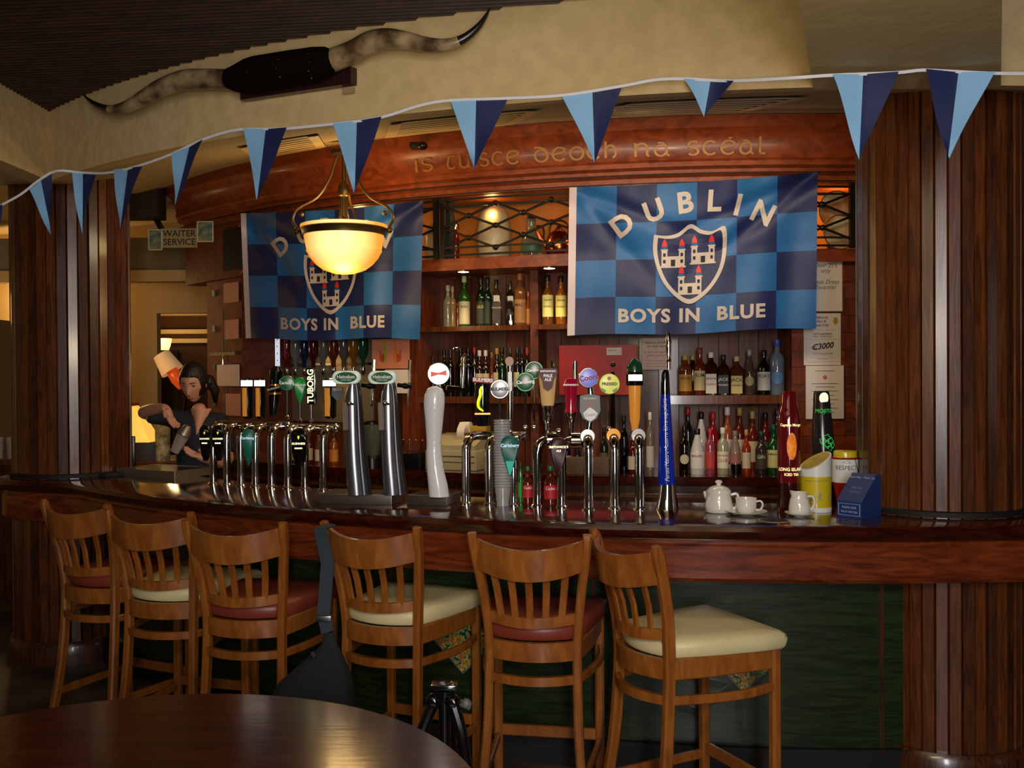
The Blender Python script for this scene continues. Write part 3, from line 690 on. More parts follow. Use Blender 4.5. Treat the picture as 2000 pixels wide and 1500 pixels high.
def make_stool(cm, label):
    t = thing('bar_stool', label, 'bar stool', group=None)
    g = G(); O = []
    for k, z in ((.97, .662), (1.0, .672), (1.01, .695), (.99, .712), (.93, .722), (.6, .724), (.2, .722)): O.append([(x, y, z+.014) for x, y in seat_outline(k)])
    g.loft(O); obj('seat_cushion', g, cm, t, smooth=50)
    for s_ in (-1, 1):
        g = G(); P = crv([(s_*.195, -.27, 0), (s_*.168, -.225, .30), (s_*.160, -.205, .56), (s_*.162, -.205, .70), (s_*.178, -.225, .85), (s_*.20, -.265, 1.0), (s_*.206, -.285, 1.065)], 3)
        g.beam(P, .032, [.040]*(len(P)-2)+[.034, .022]); obj('rear_post', g, stoolw, t)
        g = G(); g.beam([(s_*.205, .20, 0), (s_*.205, .20, .675)], .036, .036); obj('front_leg', g, stoolw, t)
        g = G(); g.beam([(s_*.165, -.2, .64), (s_*.19, -.06, .64), (s_*.205, .19, .64)], .02, .07, side=(1, 0, 0)); obj('side_apron', g, stoolw, t)
        g = G(); P = crv([(s_*.165, -.21, .538), (s_*.205, -.06, .538), (s_*.222, .08, .54), (s_*.205, .2, .545)], 3); g.beam(P, .02, .032, side=(1, 0, 0)); obj('curved_stretcher', g, stoolw, t)
        g = G(); g.beam([(s_*.18, -.245, .17), (s_*.205, .2, .17)], .02, .035); obj('side_stretcher', g, stoolw, t)
    g = curved_bar(.19, -.262, .075, .935, 1.045, .022, dip=.028, lean=.012); obj('top_rail', g, stoolw, t, smooth=50)
    g = curved_bar(.158, -.21, .06, .738, .776, .022, dip=.01); obj('lower_rail', g, stoolw, t, smooth=50)
    g = curved_bar(.16, -.205, .055, .606, .674, .02); obj('rear_apron', g, stoolw, t, smooth=50)
    g = curved_bar(.16, -.21, .055, .522, .554, .02); obj('rear_stretcher', g, stoolw, t, smooth=50)
    for i in range(5):
        x = -.108+.054*i; k = x*1.22; g = G(); g.beam([(x, arcx(x, .158, -.21, .06), .757), (x*1.1, arcx(x, .158, -.222, .066), .85), (k, arcx(k, .19, -.255, .075), .96)], .026, .012); obj('back_slat', g, stoolw, t)
    g = G(); g.beam([(-.205, .2, .195), (.205, .2, .195)], .02, .045, side=(0, 1, 0)); obj('foot_rail', g, stoolw, t)
    g = G(); g.beam([(-.205, .2, .642), (.205, .2, .642)], .02, .06, side=(0, 1, 0)); obj('front_apron', g, stoolw, t)
    return t
def copy_thing(r, loc, rotz, label, group=None, name=None):
    c = r.copy(); C.objects.link(c); c.location = loc; c.rotation_euler = (0, 0, rotz); c['label'] = label
    for ch in list(r.children):
        d = ch.copy(); C.objects.link(d); d.parent = c
        for g2 in ch.children: e = g2.copy(); C.objects.link(e); e.parent = d
    return c
sr = make_stool(redv, ''); sc_ = make_stool(cream, ''); used = set()
for (pa, pb, kind, lbl) in (((88, 978), (208, 987), 0, 'leftmost bar stool, red-brown cushion, at the dark far end of the bar'), ((215, 997), (368, 1003), 1, 'cream cushioned bar stool, second from the left'), ((368, 1018), (548, 1023), 0, 'red-brown cushioned bar stool, third from the left'),
        ((628, 1020), (822, 1033), 1, 'cream cushioned bar stool with the black bag hung on its back post'), ((918, 1043), (1152, 1048), 0, 'red-brown cushioned bar stool seen squarely from behind, fifth from the left'), ((1176, 1040), (1265, 1065), 1, 'rightmost bar stool, cream cushion, turned towards the right')):
    A, B = onz(*pa, 1.06), onz(*pb, 1.06); ang = math.atan2(B.y-A.y, B.x-A.x); mid = (A+B)/2; fw = Vector((-sin(ang), cos(ang), 0)); c = mid+fw*.28; c.z = 0
    src = (sr, sc_)[kind]
    if src in used: copy_thing(src, c, ang, lbl)
    else: src.location = c; src.rotation_euler = (0, 0, ang); src['label'] = lbl; used.add(src)
for o in C.objects:
    if o.name.startswith('bar_stool'): o['group'] = 'bar stools along the counter'

# ================================================================ round table
t = thing('round_table', 'large round dark wooden table in the foreground', 'table', (-.836, 1.968, 0))
g = G(); g.lathe([(.6, .715), (.77, .715), (.785, .725), (.785, .742), (.778, .75)], 96); obj('table_top', g, tablew, t)
g = G(); g.lathe([(.06, .04), (.05, .2), (.045, .65), (.12, .715)], 20); obj('pedestal', g, iron, t)
g = G(); g.lathe([(.32, 0), (.32, .02), (.08, .05)], 32); obj('base', g, iron, t)

# ================================================================ bag on the stool
p4 = onz(628, 1030, 1.05)
q = at(612, 1330, 3.62)
bgm = mat('black_canvas', (20, 22, 28), rough=.85, bump=.3, nscale=90)
t = thing('shoulder_bag', 'black canvas bag hanging by its strap from the fourth stool', 'bag', (q.x, q.y, 0))
def rr(cx, cy, z, w_, d, n=16): return [(cx+w_/2*math.copysign(abs(cos(2*pi*i/n))**.6, cos(2*pi*i/n)), cy+d/2*math.copysign(abs(sin(2*pi*i/n))**.6, sin(2*pi*i/n)), z) for i in range(n)]
ztop, zb = at(640, 1235, 3.62).z, at(640, 1385, 3.62).z
g = G(); L = []
for k, (fx, w_, d) in enumerate(((.06, .03, .02), (.06, .06, .03), (.045, .13, .06), (.03, .20, .09), (.01, .27, .12), (0, .30, .14), (0, .31, .15), (0, .30, .14), (0, .26, .11))):
    L.append(rr(fx, 0, ztop+(zb-ztop-.08)*k/8, w_, d))
g.loft(L); obj('bag_body', g, bgm, t, smooth=60)
g = G(); loc = Vector((q.x, q.y, 0)); P = [p4+Vector((.03, .03, .005))-loc, p4+Vector((.0, -.035, -.0))-loc, at(640, 1100, 3.66)-loc, at(632, 1200, 3.64)-loc, Vector((.055, 0, ztop))]
g.beam(P, .05, .008); obj('strap', g, mat('bag_strap', (38, 48, 60), rough=.8), t)
g = G(); a = at(632, 1208, 3.62)-loc; g.box(a, (.055, .014, .02), bev=.003); obj('buckle', g, steel, t)
g = G(); a = at(612, 1278, 3.53)-loc; g.box(a, (.012, .004, .02), Matrix.Rotation(-.5, 3, 'Y')); obj('zip_pull', g, chrome, t)

# ================================================================ tripod behind the table
q = at(868, 1345, 2.62)
t = thing('tripod', 'black glossy tripod standing just behind the rim of the round table', 'tripod', (q.x, q.y, 0)); z = q.z
gb = mat('gloss_black', (10, 10, 12), rough=.12, coat=.6)
for k in range(3):
    a = rad(80+120*k); g = G(); g.tube([(.03*cos(a), .03*sin(a), z-.03), (.06*cos(a), .06*sin(a), z-.1), (.12*cos(a), .12*sin(a), z*.5), (.2*cos(a), .2*sin(a), 0.012)], [.017, .015, .012, .010], 10); g.sphere((.03*cos(a), .03*sin(a), z-.03), .022, 10, 6); obj('leg', g, gb, t)
g = G(); g.lathe([(.016, z-.22), (.016, z-.02), (.03, z-.015), (.03, z+.0)], 16); obj('centre_column', g, gb, t)
g = G(); g.box((.0, 0, z+.008), (.07, .05, .014), bev=.004); obj('mounting_plate', g, gb, t)
g = G(); g.tube([(.02, 0, z-.03), (.07, -.01, z-.045)], [.008, .011], 10); g.sphere((.058, -.012, z-.036), .014, 10, 6); obj('pan_handle', g, mat('grey_rubber', (90, 90, 88), rough=.5), t)
# ================================================================ things on the counter
LASTP = [None]
def objw(name, g, m_, t, smooth=32, label=None, fix=True, sub=False):   # geometry given in world space, kept under a thing without rotation
    l = Vector(t.location); g.map(lambda v: v-l); par = t
    if sub and LASTP[0] and LASTP[0].parent == t: par = LASTP[0]
    o = obj(name, g, m_, par, smooth=smooth, label=label, fix=fix)
    if par is t: LASTP[0] = o
    return o
def facecam(p, k=.6): return math.atan2(-p.x, p.y)*k
def disc_y(g, c, r, th_, ph=0, sx=1, sz=1, n=28, bev=.15):    # a disc standing up, its face turned by ph
    s0 = len(g.v); g.lathe([(r*(1-bev*.4), th_), (r, th_*.7), (r, 0), (r*.95, -th_*.3)], n, axis='y')
    M = Matrix.Rotation(ph, 3, 'Z'); c = Vector(c)
    g.map(lambda v: c+M @ Vector((v.x*sx, v.y, v.z*sz)), s0); return g
def frame(p, ph=0):
    M = Matrix.Rotation(ph, 3, 'Z'); p = Vector(p)
    return lambda v: p+M @ Vector((v[0], v[1], v[2]))
def txt(t, s, p, size, m_, ph=0, rot=0, depth=.0, name='lettering', squash=1, bold=0, shear=0, wrapr=None):
    g = text(s, size, bold=bold, shear=shear, dice=(size*.5 if wrapr else None)); M = Matrix.Rotation(ph, 3, 'Z'); p = Vector(p); c, s_ = cos(rot), sin(rot)
    def fn(v):
        x, y = v.x*squash, v.y; x, y = x*c-y*s_, x*s_+y*c
        if wrapr: return p+M @ Vector((wrapr*sin(x/wrapr), wrapr*(1-cos(x/wrapr)), y))
        return p+M @ Vector((x, 0, y))
    g.map(fn); return objw(name, g, m_, t, smooth=None, fix=False, sub=True)
lit = mat('lit_label_white', (255, 255, 250), emit=1.6, ec=(255, 255, 248)); litg = mat('lit_label_green', (20, 110, 50), rough=.3, emit=.22, ec=(20, 150, 50))
green_b = mat('badge_green', (14, 84, 38), rough=.25, emit=.06, ec=(10, 120, 50)); whitep = mat('badge_white', (235, 235, 230), rough=.3); blackg = gb; goldm = mat('tap_gold', (190, 130, 50), rough=.25, metal=.7)
cream_l = mat('lit_label_cream', (240, 245, 200), emit=.9, ec=(240, 245, 190)); redp = mat('badge_red', (170, 30, 30), rough=.3); silverp = mat('badge_silver', (150, 150, 152), rough=.3, metal=.5)
silver = mat('satin_silver', (150, 152, 160), rough=.24, metal=.9); silver_d = mat('satin_silver_dark', (84, 86, 92), rough=.3, metal=.8)
def stem_tap(t, x, yb, yt, Y, r=.006):
    g = G(); a, b = at(x, yb, Y), at(x, yt, Y); g.tube([a, b], r, 10); g.sphere(a, r*2.2, 10, 6); objw('tap_spindle', g, chrome, t)
def badge_disc(t, x, y, rpx, Y, fc, rim, s, tc, size=.5, rot=.08, yb=835, nm='badge', sq=1, ph=None):
    p = at(x, y, Y); r = rpx*Y/FOC; ph = facecam(p) if ph is None else ph
    stem_tap(t, x, yb, y, Y+.03)
    g = disc_y(G(), p, r, .014, ph); objw(nm, g, rim, t)
    f = frame(p, ph); g = disc_y(G(), f((0, -.0145, 0)), r*.86, .002, ph); objw('badge_face', g, fc, t, sub=True)
    if s: txt(t, s, f((0, -.0185, 0)), r*size*2, tc, ph, rot, squash=sq, bold=.002*0+r*.02)
    return p, r, ph, f
def teardrop(t, x, y0, y1, wpx, Y, m_, s, tc, tip=None, ph=None):
    p0, p1 = at(x, y0, Y), at(x, y1, Y); h = p0.z-p1.z; w_ = wpx*Y/FOC/2; ph = facecam(p0) if ph is None else ph; f = frame(p1, ph)
    prof = [(0, 1), (.45, .985), (.8, .93), (.98, .83), (1.0, .72), (.88, .55), (.62, .35), (.34, .16), (.12, .03), (0, 0)]
    P = [(u*w_, v*h) for u, v in crv(prof, 2)]; P2 = P+[(-u, v) for u, v in P[-2:0:-1]]
    g = G(); R = []
    for k, d in ((.84, -.018), (.97, -.012), (1, 0), (.96, .012), (.8, .016)): R.append([f((u*k, d, h*.62+(v-h*.62)*k)) for u, v in P2])
    g.loft(R); objw('teardrop_badge', g, m_, t, smooth=50)
    if tip:
        g = G(); Q = [(u*k, v*k2) for (u, v, k, k2) in [(0, 0, 1, 1)]]
        P3 = [(u*.8, v) for u, v in P2 if v < h*.36]; P3 = sorted([q for q in P3 if q[0] >= 0], key=lambda q: q[1]); ring = [(u, v) for u, v in P3]+[(-u, v) for u, v in reversed(P3)]
        if len(ring) > 2:
            g.add([f((u, -.0195, v+.004)) for u, v in ring], [tuple(range(len(ring)))]); objw('pale_tip', g, tip, t, smooth=None, fix=False, sub=True)
    if s: txt(t, s, f((0, -.0195, h*.76)), w_*(.52 if len(s) < 10 else .36), tc, ph, .0, squash=1, bold=.0004)
    return f, h, w_
def leg(t, p, h, back, side=0, r=.0205, name='tap_leg'):
    P = [p, p+Vector((0, 0, h-.06)), p+Vector((side*.15, back*.1, h-.028)), p+Vector((side*.45, back*.4, h-.006)), p+Vector((side, back, h))]
    P = [P[0]]+crv(P[1:], 5); g = G(); g.tube(P, r, 18); objw(name, g, chrome, t)
    g = G(); s0 = 0; g.lathe([(r+.008, 0), (r+.008, .006), (r+.002, .012)], 20, c=p); objw('leg_collar', g, chrome, t)
    return P[-1]
# left chrome fonts
def rail(px, lb, ext, hgt=.315):
    b = [onz(x, y, 1.05) for x, y in px]; t = thing('beer_font', lb, 'beer tap', b[len(b)//2]); E_ = []
    for p in b: E_.append(leg(t, p, hgt, .075, .035))
    d = (E_[-1]-E_[0]).normalized(); g = G(); g.tube([E_[0]-d*.03, E_[0]]+E_[1:]+[E_[-1]+d*ext], .022, 16); g.sphere(E_[0]-d*.03, .024, 12, 7); g.sphere(E_[-1]+d*ext, .024, 12, 7); objw('manifold', g, chrome, t)
    return t, E_
# seven legs + one, in two fonts
tA, EA = rail([(417, 946), (443.6, 948), (471, 950), (499.6, 951), (531, 952)], 'left chrome beer font with five legs and green, black and gold tap badges', .04)
tB, EB = rail([(563, 954), (596, 956), (632, 958)], 'chrome beer font with three legs to the left of the two silver towers', .02, .31)
def stout_tap(t, x, Y, yb, yt, wpx, gx=-.3):
    p0, p1 = at(x, yb, Y), at(x, yt, Y); h = p1.z-p0.z; r = wpx*Y/FOC/2; ph = facecam(p0)
    g = G(); g.lathe([(r*.5, 0), (r*.86, .01), (r*.95, h*.8), (r, h*.82), (r*.9, h*.97), (r*.5, h)], 20, c=p0); objw('tap_body', g, blackg, t)
    g = G(); R = []
    for z in (.014, h*.76):
        R.append([p0+Vector((r*1.0*sin(a), -r*1.0*cos(a), z)) for a in [gx-.42+.84*i/6 for i in range(7)]])
    g.loft(R, cap=False, closed=False); objw('gold_strip', g, mat('lit_amber', (190, 130, 54), rough=.3, emit=.28, ec=(230, 140, 40)), t, fix=False)
    g = G(); R = []
    for z in (h*.80, h*.94): R.append([p0+Vector((r*1.06*sin(a), -r*1.06*cos(a), z)) for a in [-1.1+2.2*i/8 for i in range(9)]])
    g.loft(R, cap=False, closed=False); objw('lit_label', g, lit, t, fix=False)
Ym = EA[2].y
stout_tap(tA, 484, 5.2, 818, 738, 24); stout_tap(tA, 509, 5.16, 818, 738, 22)
# slanted dark tap with bands
g = G(); a, b = at(533, 812, 5.2), at(541, 715, 5.2); g.tube([a, a.lerp(b, .3), a.lerp(b, .9), b], [.02, .03, .036, .02], 16); objw('leaning_tap', g, blackg, tA)
for k in (.45, .62): 
    g = G(); c = a.lerp(b, k); g.lathe([(.0345, -.005), (.0345, .005)], 18, c=c, cap=False); objw('pale_band', g, goldm, tA)
txt(tA, 'GUINNESS', a.lerp(b, .55)+Vector((0, -.037, 0)), .014, whitep, .1, .25)
badge_disc(tA, 561, 748, 15, 5.05, green_b, green_b, 'Carlsberg', whitep, .24, .0, yb=815)
f, h, w_ = teardrop(tB, 586, 737, 789, 22, 5.0, litg, '', None); stem_tap(tB, 586, 822, 785, 5.02)
txt(tB, 'Heineken', f((0, -.0195, h*.72)), .016, whitep, facecam(f((0, 0, 0))), 0, bold=.0004)
p0, p1 = at(608, 790, 4.98), at(608, 718, 4.98); g = G(); g.box((p0+p1)/2, (.050, .03, p1.z-p0.z), bev=.008); objw('upright_badge', g, blackg, tB); stem_tap(tB, 608, 822, 790, 5.0)
txt(tB, 'TUBORG', (p0+p1)/2+Vector((0, -.017, 0)), .042, cream_l, 0, pi/2, bold=.001)
stout_tap(tB, 645, 4.95, 818, 738, 27)
p = at(660, 768, 4.9); g = G(); g.prism([(-.028, .03), (.028, .03), (.03, -.01), (0, -.04), (-.03, -.01)], .01); g.map(lambda v: p+Vector((v.x, -v.z, v.y))); objw('shield_badge', g, mat('badge_grey', (96, 104, 100), rough=.4), tB)
txt(tB, 'BEER', p+Vector((0, -.012, .018)), .02, whitep)
# low badges in front of the legs
def low_black(t, x, Y, y0, y1, wpx):
    p0, p1 = at(x, y0, Y), at(x, y1, Y); h = p0.z-p1.z; w_ = wpx*Y/FOC/2
    P = [(0, 1), (.6, .97), (.95, .86), (1, .72), (.85, .4), (.6, .12), (.3, 0)]; P = [(u*w_, v*h) for u, v in P]; P2 = P+[(-u, v) for u, v in reversed(P[1:])]
    g = G(); g.loft([[p1+Vector((u*k, d, h/2+(v-h/2)*k)) for u, v in P2] for k, d in ((.85, -.02), (1, -.01), (1, .01), (.85, .02))]); objw('black_lens', g, blackg, t, smooth=45)
    txt(t, 'GUINNESS', p1+Vector((0, -.0215, h*.62)), w_*.34, cream_l, 0, 0, bold=.0004)
    g = G(); c = p1+Vector((0, -.0212, h*.78)); s_ = w_*.2
    g.add([c+Vector(q) for q in ((-s_*.5, 0, s_), (s_*.7, 0, s_), (s_*.5, 0, 0), (s_*.15, 0, -s_), (-s_*.15, 0, -s_), (-s_*.5, 0, 0))], [(0, 1, 2, 3, 4, 5)]); objw('harp_mark', g, mat('lit_yellow', (230, 220, 60), emit=.8, ec=(235, 220, 40)), t, smooth=None, fix=False, sub=True)
    g = G(); g.box(p1+Vector((0, -.021, h*.5)), (w_*.9, .001, h*.035)); objw('under_line', g, cream_l, t, sub=True)
low_black(tA, 402, 5.15, 830, 900, 24); low_black(tA, 428, 5.12, 830, 900, 25)
teardrop(tA, 486, 838, 910, 24, 4.98, mat('teal_glass', (16, 96, 84), rough=.38, emit=.05, ec=(10, 130, 110)), 'Carlsberg', mat('lit_pale_blue', (190, 220, 235), emit=.6, ec=(180, 215, 240)), ph=0)
low_black(tB, 585, 4.86, 838, 912, 33)
# stainless bases and the two silver towers
def plinth_box(x0, x1, yf, lb, dpt=.2, hh=.045):
    a, b = onz(x0, yf, 1.05), onz(x1, yf+3, 1.05); ang = math.atan2(b.y-a.y, b.x-a.x); L = (b-a).length; c = (a+b)/2; M = Matrix.Rotation(ang, 3, 'Z'); c2 = c+M @ Vector((0, dpt/2, 0))
    t = thing('drip_tray', lb, 'tray', c2, 0); g = G(); g.box((0, 0, hh/2), (L, dpt, hh), bev=.004); g.map(lambda v: M @ v); obj('tray_body', g, mat('mirror_steel', (150, 140, 130), rough=.32, metal=.9), t)
    g = G(); n = int(L/.012)
    for i in range(n): g.box((-L/2+.012+i*(L-.024)/max(1, n-1), 0, hh+.001), (.004, dpt-.03, .003))
    g.map(lambda v: M @ v); obj('grill_slats', g, steel, t); return t
plinth_box(622, 765, 984, 'low steel tray under the two silver beer towers'); plinth_box(794, 873, 986, 'small low steel tray under the white beer tower', .17)
def tower(x, lb, yb=963):
    p = onz(x, 966, 1.095); Y = p.y; t = thing('beer_tower', lb, 'beer tap', (p.x, p.y, 1.096)); k = Y/FOC; t.location = (p.x, Y, 1.096)
    prof = [(966, -15, 17), (900, -19, 11), (840, -20, 8), (780, -19, 6), (757, -14, 4), (747, -8, 2)]
    prof = crv(prof, 4); g = G(); h = G(); R = []; R2 = []
    z0 = at(x, 966, Y).z
    for y, l, r in prof:
        z = 1.096+(966-y)*k; cx = p.x+(l+r)/2*k; hw = (r-l)/2*k; d = .045-.012*(966-y)/220
        R.append([(cx+hw*math.copysign(abs(cos(a))**.7, cos(a)), Y+d*math.copysign(abs(sin(a))**.8, sin(a))*.9, z) for a in [2*pi*i/20 for i in range(20)]])
        xm = p.x+(r-.0)*k; w2 = (6+10*(y-747)/220)*k; R2.append([(xm+w2*cos(a)*.9, Y+.012+d*.9*sin(a), z) for a in [2*pi*i/14 for i in range(14)]])
    g.loft(R); objw('tower_shell', g, silver, t, smooth=60); h.loft(R2); objw('dark_side', h, silver_d, t, smooth=60)
    g = G(); a = at(x-22, 786, Y-.05); b = at(x-20, 840, Y-.055); g.beam([a, a.lerp(b, .15), b], [.022, .026, .024], .012); objw('lever_handle', g, mat('lever_brown', (110, 84, 66), rough=.4), t)
    g = G(); g.sphere(at(x-13, 787, Y-.06), .012, 12, 8); g.tube([at(x-13, 787, Y-.06), at(x-4, 790, Y-.02)], .006, 8); objw('lever_pivot', g, chrome, t)
    c = at(x-18, 737, Y-.045); g = disc_y(G(), c, .031, .022, 0, 1, 1); 
    def stad(u, r): return [(math.copysign(max(0, abs(cos(2*pi*i/36))*u*.0+0), 1), 0) for i in range(1)]
    def oval(hw, hh, dy0, dy1):
        Pn = []
        for i in range(40):
            a = 2*pi*i/40; ex = hw-hh; Pn.append((hh*cos(a)+(ex if cos(a) >= 0 else -ex), hh*sin(a)))
        q = G(); q.loft([[c+Vector((u*s_, d, v*s_)) for u, v in Pn] for s_, d in ((.95, dy0), (1, dy0+.003), (1, dy1))]); return q
    objw('oval_badge', oval(.0615, .029, -.018, .018), mat('badge_pale', (220, 236, 224), rough=.3, emit=.12, ec=(220, 240, 225)), t, smooth=45)  # slight emission added so the badge rim looks whiter
    g = G(); Pn = [(.047*cos(2*pi*i/36)*(1 if True else 1), .0235*sin(2*pi*i/36)) for i in range(36)]; g.loft([[c+Vector((u, d, v)) for u, v in Pn] for d in (-.0195, -.0175)]); objw('green_oval', g, green_b, t, sub=True)
    txt(t, 'Heineken', c+Vector((0, -.0205, .002)), .021, whitep, 0, 0, bold=.0006)
    txt(t, 'LAGER BEER', c+Vector((0, -.0205, -.012)), .009, whitep); 
    g = G(); cc = c+Vector((0, -.0205, .015)); g.add([cc+Vector((.005*cos(pi/2+i*2*pi/5*.5)*(1 if i % 2 == 0 else .4), 0, .005*sin(pi/2+i*2*pi/10)*(1 if i % 2 == 0 else .4))) for i in range(10)], [tuple(range(10))]); objw('red_star', g, redp, t, smooth=None, fix=False, sub=True)
    # tap mechanism behind
    g = G(); a, b = at(x+12, 752, Y+.06), at(x+38, 755, Y+.04); g.tube([a, a.lerp(b, .4), a.lerp(b, .45), a.lerp(b, .7), b], [.010, .010, .014, .014, .010], 12); objw('tap_spindle', g, blackg, t)
    g = G(); a, b, c3 = at(x+35, 748, Y+.03), at(x+35, 725, Y+.03), at(x+36, 703, Y+.03); g.tube([a, b, c3], [.007, .0075, .009], 10); objw('tap_lever', g, chrome, t)
    g = G(); g.tube([at(x+33, 757, Y+.04), at(x+31, 794, Y+.04)], .005, 8); objw('spout', g, chrome, t)
    return t
tower(695, 'left silver beer tower with green oval badge'); tower(765, 'right silver beer tower with green oval badge')
# white tower with round lit badge
p = onz(856, 970, 1.095); Y = p.y; k = Y/FOC; t = thing('beer_tower', 'white glazed beer tower with glowing round badge bearing a red bow tie', 'beer tap', (p.x, Y, 1.096))
R = []
for y, l, r in crv([(970, 838, 878), (945, 836, 874), (920, 834, 868), (890, 833, 864), (860, 833.5, 863), (820, 831, 867), (790, 828.6, 870), (772, 831, 869.5), (760, 836, 866), (754, 846, 858)], 4):
    z = 1.096+(970-y)*k; cx = p.x+((l+r)/2-856)*k; hw = (r-l)/2*k; R.append([(cx+hw*cos(a), Y+hw*.85*sin(a), z) for a in [2*pi*i/28 for i in range(28)]])
g = G(); g.loft(R); objw('glazed_column', g, mat('white_glaze', (238, 238, 240), rough=.22, coat=.5, bump=.15, nscale=60), t, smooth=60)
c = at(857, 730, Y-.02); ph = facecam(c); stem_tap(t, 857, 757, 745, Y); g = disc_y(G(), c, .05, .02, ph); objw('badge_housing', g, black, t); g = disc_y(G(), frame(c, ph)((0, -.0205, 0)), .046, .003, ph); objw('lit_badge', g, lit, t, sub=True)
g = G(); s_ = .034; g.add([(-s_, 0, .012), (0, 0, .004), (s_, 0, .014), (s_, 0, -.010), (0, 0, -.004), (-s_, 0, -.012)], [(0, 1, 4, 5), (1, 2, 3, 4)]); fr = frame(c, ph); g.map(lambda v: fr((v.x, -.0255, v.z+.002*v.x/s_))); objw('bow_tie_mark', g, mat('lit_red', (210, 80, 60), emit=.45, ec=(220, 90, 60)), t, smooth=None, fix=False, sub=True)
g = G(); g.tube([at(872, 757, Y+.05), at(905, 760, Y+.08)], .012, 12); objw('tap_spindle', g, blackg, t)
g = G(); g.tube([at(903, 758, Y+.07), at(906, 700, Y+.07), at(910, 690, Y+.07)], [.007, .012, .004], 12); g.sphere(at(892, 682, Y+.07), .014, 10, 6, (1.2, 1, .8)); objw('tap_lever', g, chrome, t)
# right group of fonts
b3 = [onz(x, y, 1.05) for x, y in ((911, 984), (956, 986), (1003, 987))]; tC = thing('beer_font', 'chrome beer font with three legs right of the white tower, cider badges on top', 'beer tap', b3[1])
E3 = [leg(tC, p, .30, .10, .04) for p in b3]; d = (E3[-1]-E3[0]).normalized(); g = G(); g.tube([E3[0]]+E3[1:]+[E3[-1]+d*.02], .02, 16); objw('manifold', g, steel, tC)
YC = E3[1].y
p0, p1 = at(943, 832, YC), at(943, 745, YC); h = p1.z-p0.z; g = G(); g.lathe([(.026, 0), (.03, h*.25), (.037, h*.9), (.034, h*.97), (.02, h)], 22, c=p0); objw('pint_shaped_tap', g, blackg, tC)
g = G(); g.box(p0+Vector((0, -.003, h*.28)), (.07, .062, .008)); objw('gold_ring', g, goldm, tC)
g = G(); pts = [(936, 808), (933, 795), (938, 780), (936, 765), (941, 755)]; P = crv([tuple(at(x, y, YC-.042)) for x, y in [(944, 803), (935, 796), (934, 785), (938, 772), (938, 762), (941, 755)]], 3); g.tube(P, [.0035+.003*sin(i/len(P)*pi) for i in range(len(P))], 8); objw('glowing_mark', g, mat('lit_lime', (200, 230, 20), emit=1.1, ec=(200, 235, 20)), tC)
p = at(943, 743, YC-.045); g = G(); g.box(p, (.088, .012, .026), Matrix.Rotation(rad(4), 3, 'Y'), bev=.003); objw('name_badge', g, redp, tC); txt(tC, 'BULMERS', p+Vector((0, -.0075, .001)), .022, whitep, 0, -.07, bold=.0008)
badge_disc(tC, 976, 760, 19, YC-.04, silverp, steel, 'BULMERS', mat('ink_dark', (30, 26, 30)), .23, 0)
g = G(); g.tube([at(996, 700, YC+.05), at(996, 835, YC+.05)], [.017, .013], 14); objw('tall_chrome_tap', g, chrome, tC); g = disc_y(G(), at(995, 706, YC+.03), .02, .01, 0, 1, 1.1); objw('copper_face', g, mat('copper_badge', (180, 130, 110), rough=.4), tC)
g = G(); g.box(at(996, 745, YC+.03), (.018, .004, .085)); objw('label_strip', g, whitep, tC)
badge_disc(tC, 1026, 746, 19, YC-.02, green_b, litg, 'Carlsberg', whitep, .23, .08); badge_disc(tC, 1043, 723, 18, YC+.08, green_b, green_b, 'Carlsberg', whitep, .2, .08)
tealg = mat('teal_glass', 0); teardrop(tC, 996, 851, 929, 35, 4.33, tealg, 'Carlsberg', mat('lit_pale_blue', 0), tip=mat('lit_teal', (30, 170, 150), emit=.25, ec=(20, 180, 160)), ph=0)
stem_tap(tC, 996, 842, 850, 4.38)
b2 = [onz(x, y, 1.05) for x, y in ((1050, 989), (1097, 991))]; tD = thing('beer_font', 'chrome beer font with two legs, dark red teardrop badge and pale ale tap', 'beer tap', b2[0])
for p in b2:
    e = leg(tD, p, .29, .02, .055, r=.021); g = G(); g.tube([e+Vector((-.012, .0, 0)), e+Vector((.035, .0, 0))], .036, 22); g.tube([e+Vector((.035, .0, 0)), e+Vector((.045, 0, 0))], [.036, .026], 22); objw('tap_barrel', g, chrome, tD)
Y = 4.42; p0, p1 = at(1070, 822, Y), at(1070, 722, Y); h = p1.z-p0.z
g = G(); g.lathe([(.012, -h*.36), (.014, -.01), (.02, 0), (.026, h*.2), (.027, h*.3)], 20, c=p0); objw('tap_stem', g, chrome, tD)
g = G(); g.lathe([(.027, h*.3), (.030, h*.4), (.040, h*.9), (.036, h*.97), (.02, h)], 24, c=p0); objw('pint_glass_tap', g, mat('pale_ale_tap', (206, 170, 120), rough=.15, emit=.12, ec=(255, 200, 120)), tD)
plum = mat('plum_badge', (88, 16, 40), rough=.5); g = G(); P = [(-.040, .05), (.040, .05), (.042, .028), (.026, .0), (.02, -.035), (0, -.05), (-.02, -.035), (-.026, .0), (-.042, .028)]; g.prism(P, .012); pp = at(1070, 742, Y-.045); g.map(lambda v: pp+Vector((v.x, -v.z, v.y))); objw('crest_badge', g, plum, tD)
txt(tD, "SMITHWICK'S", pp+Vector((0, -.0135, .038)), .011, whitep, bold=.0004); txt(tD, 'PALE', pp+Vector((0, -.0135, .018)), .018, whitep, bold=.0006); txt(tD, 'ALE', pp+Vector((0, -.0135, .001)), .018, whitep, bold=.0006)
g = G(); g.tube([at(1080, 722, Y+.03), at(1080, 705, Y+.03)], [.012, .016], 12); objw('tap_cap', g, chrome, tD)
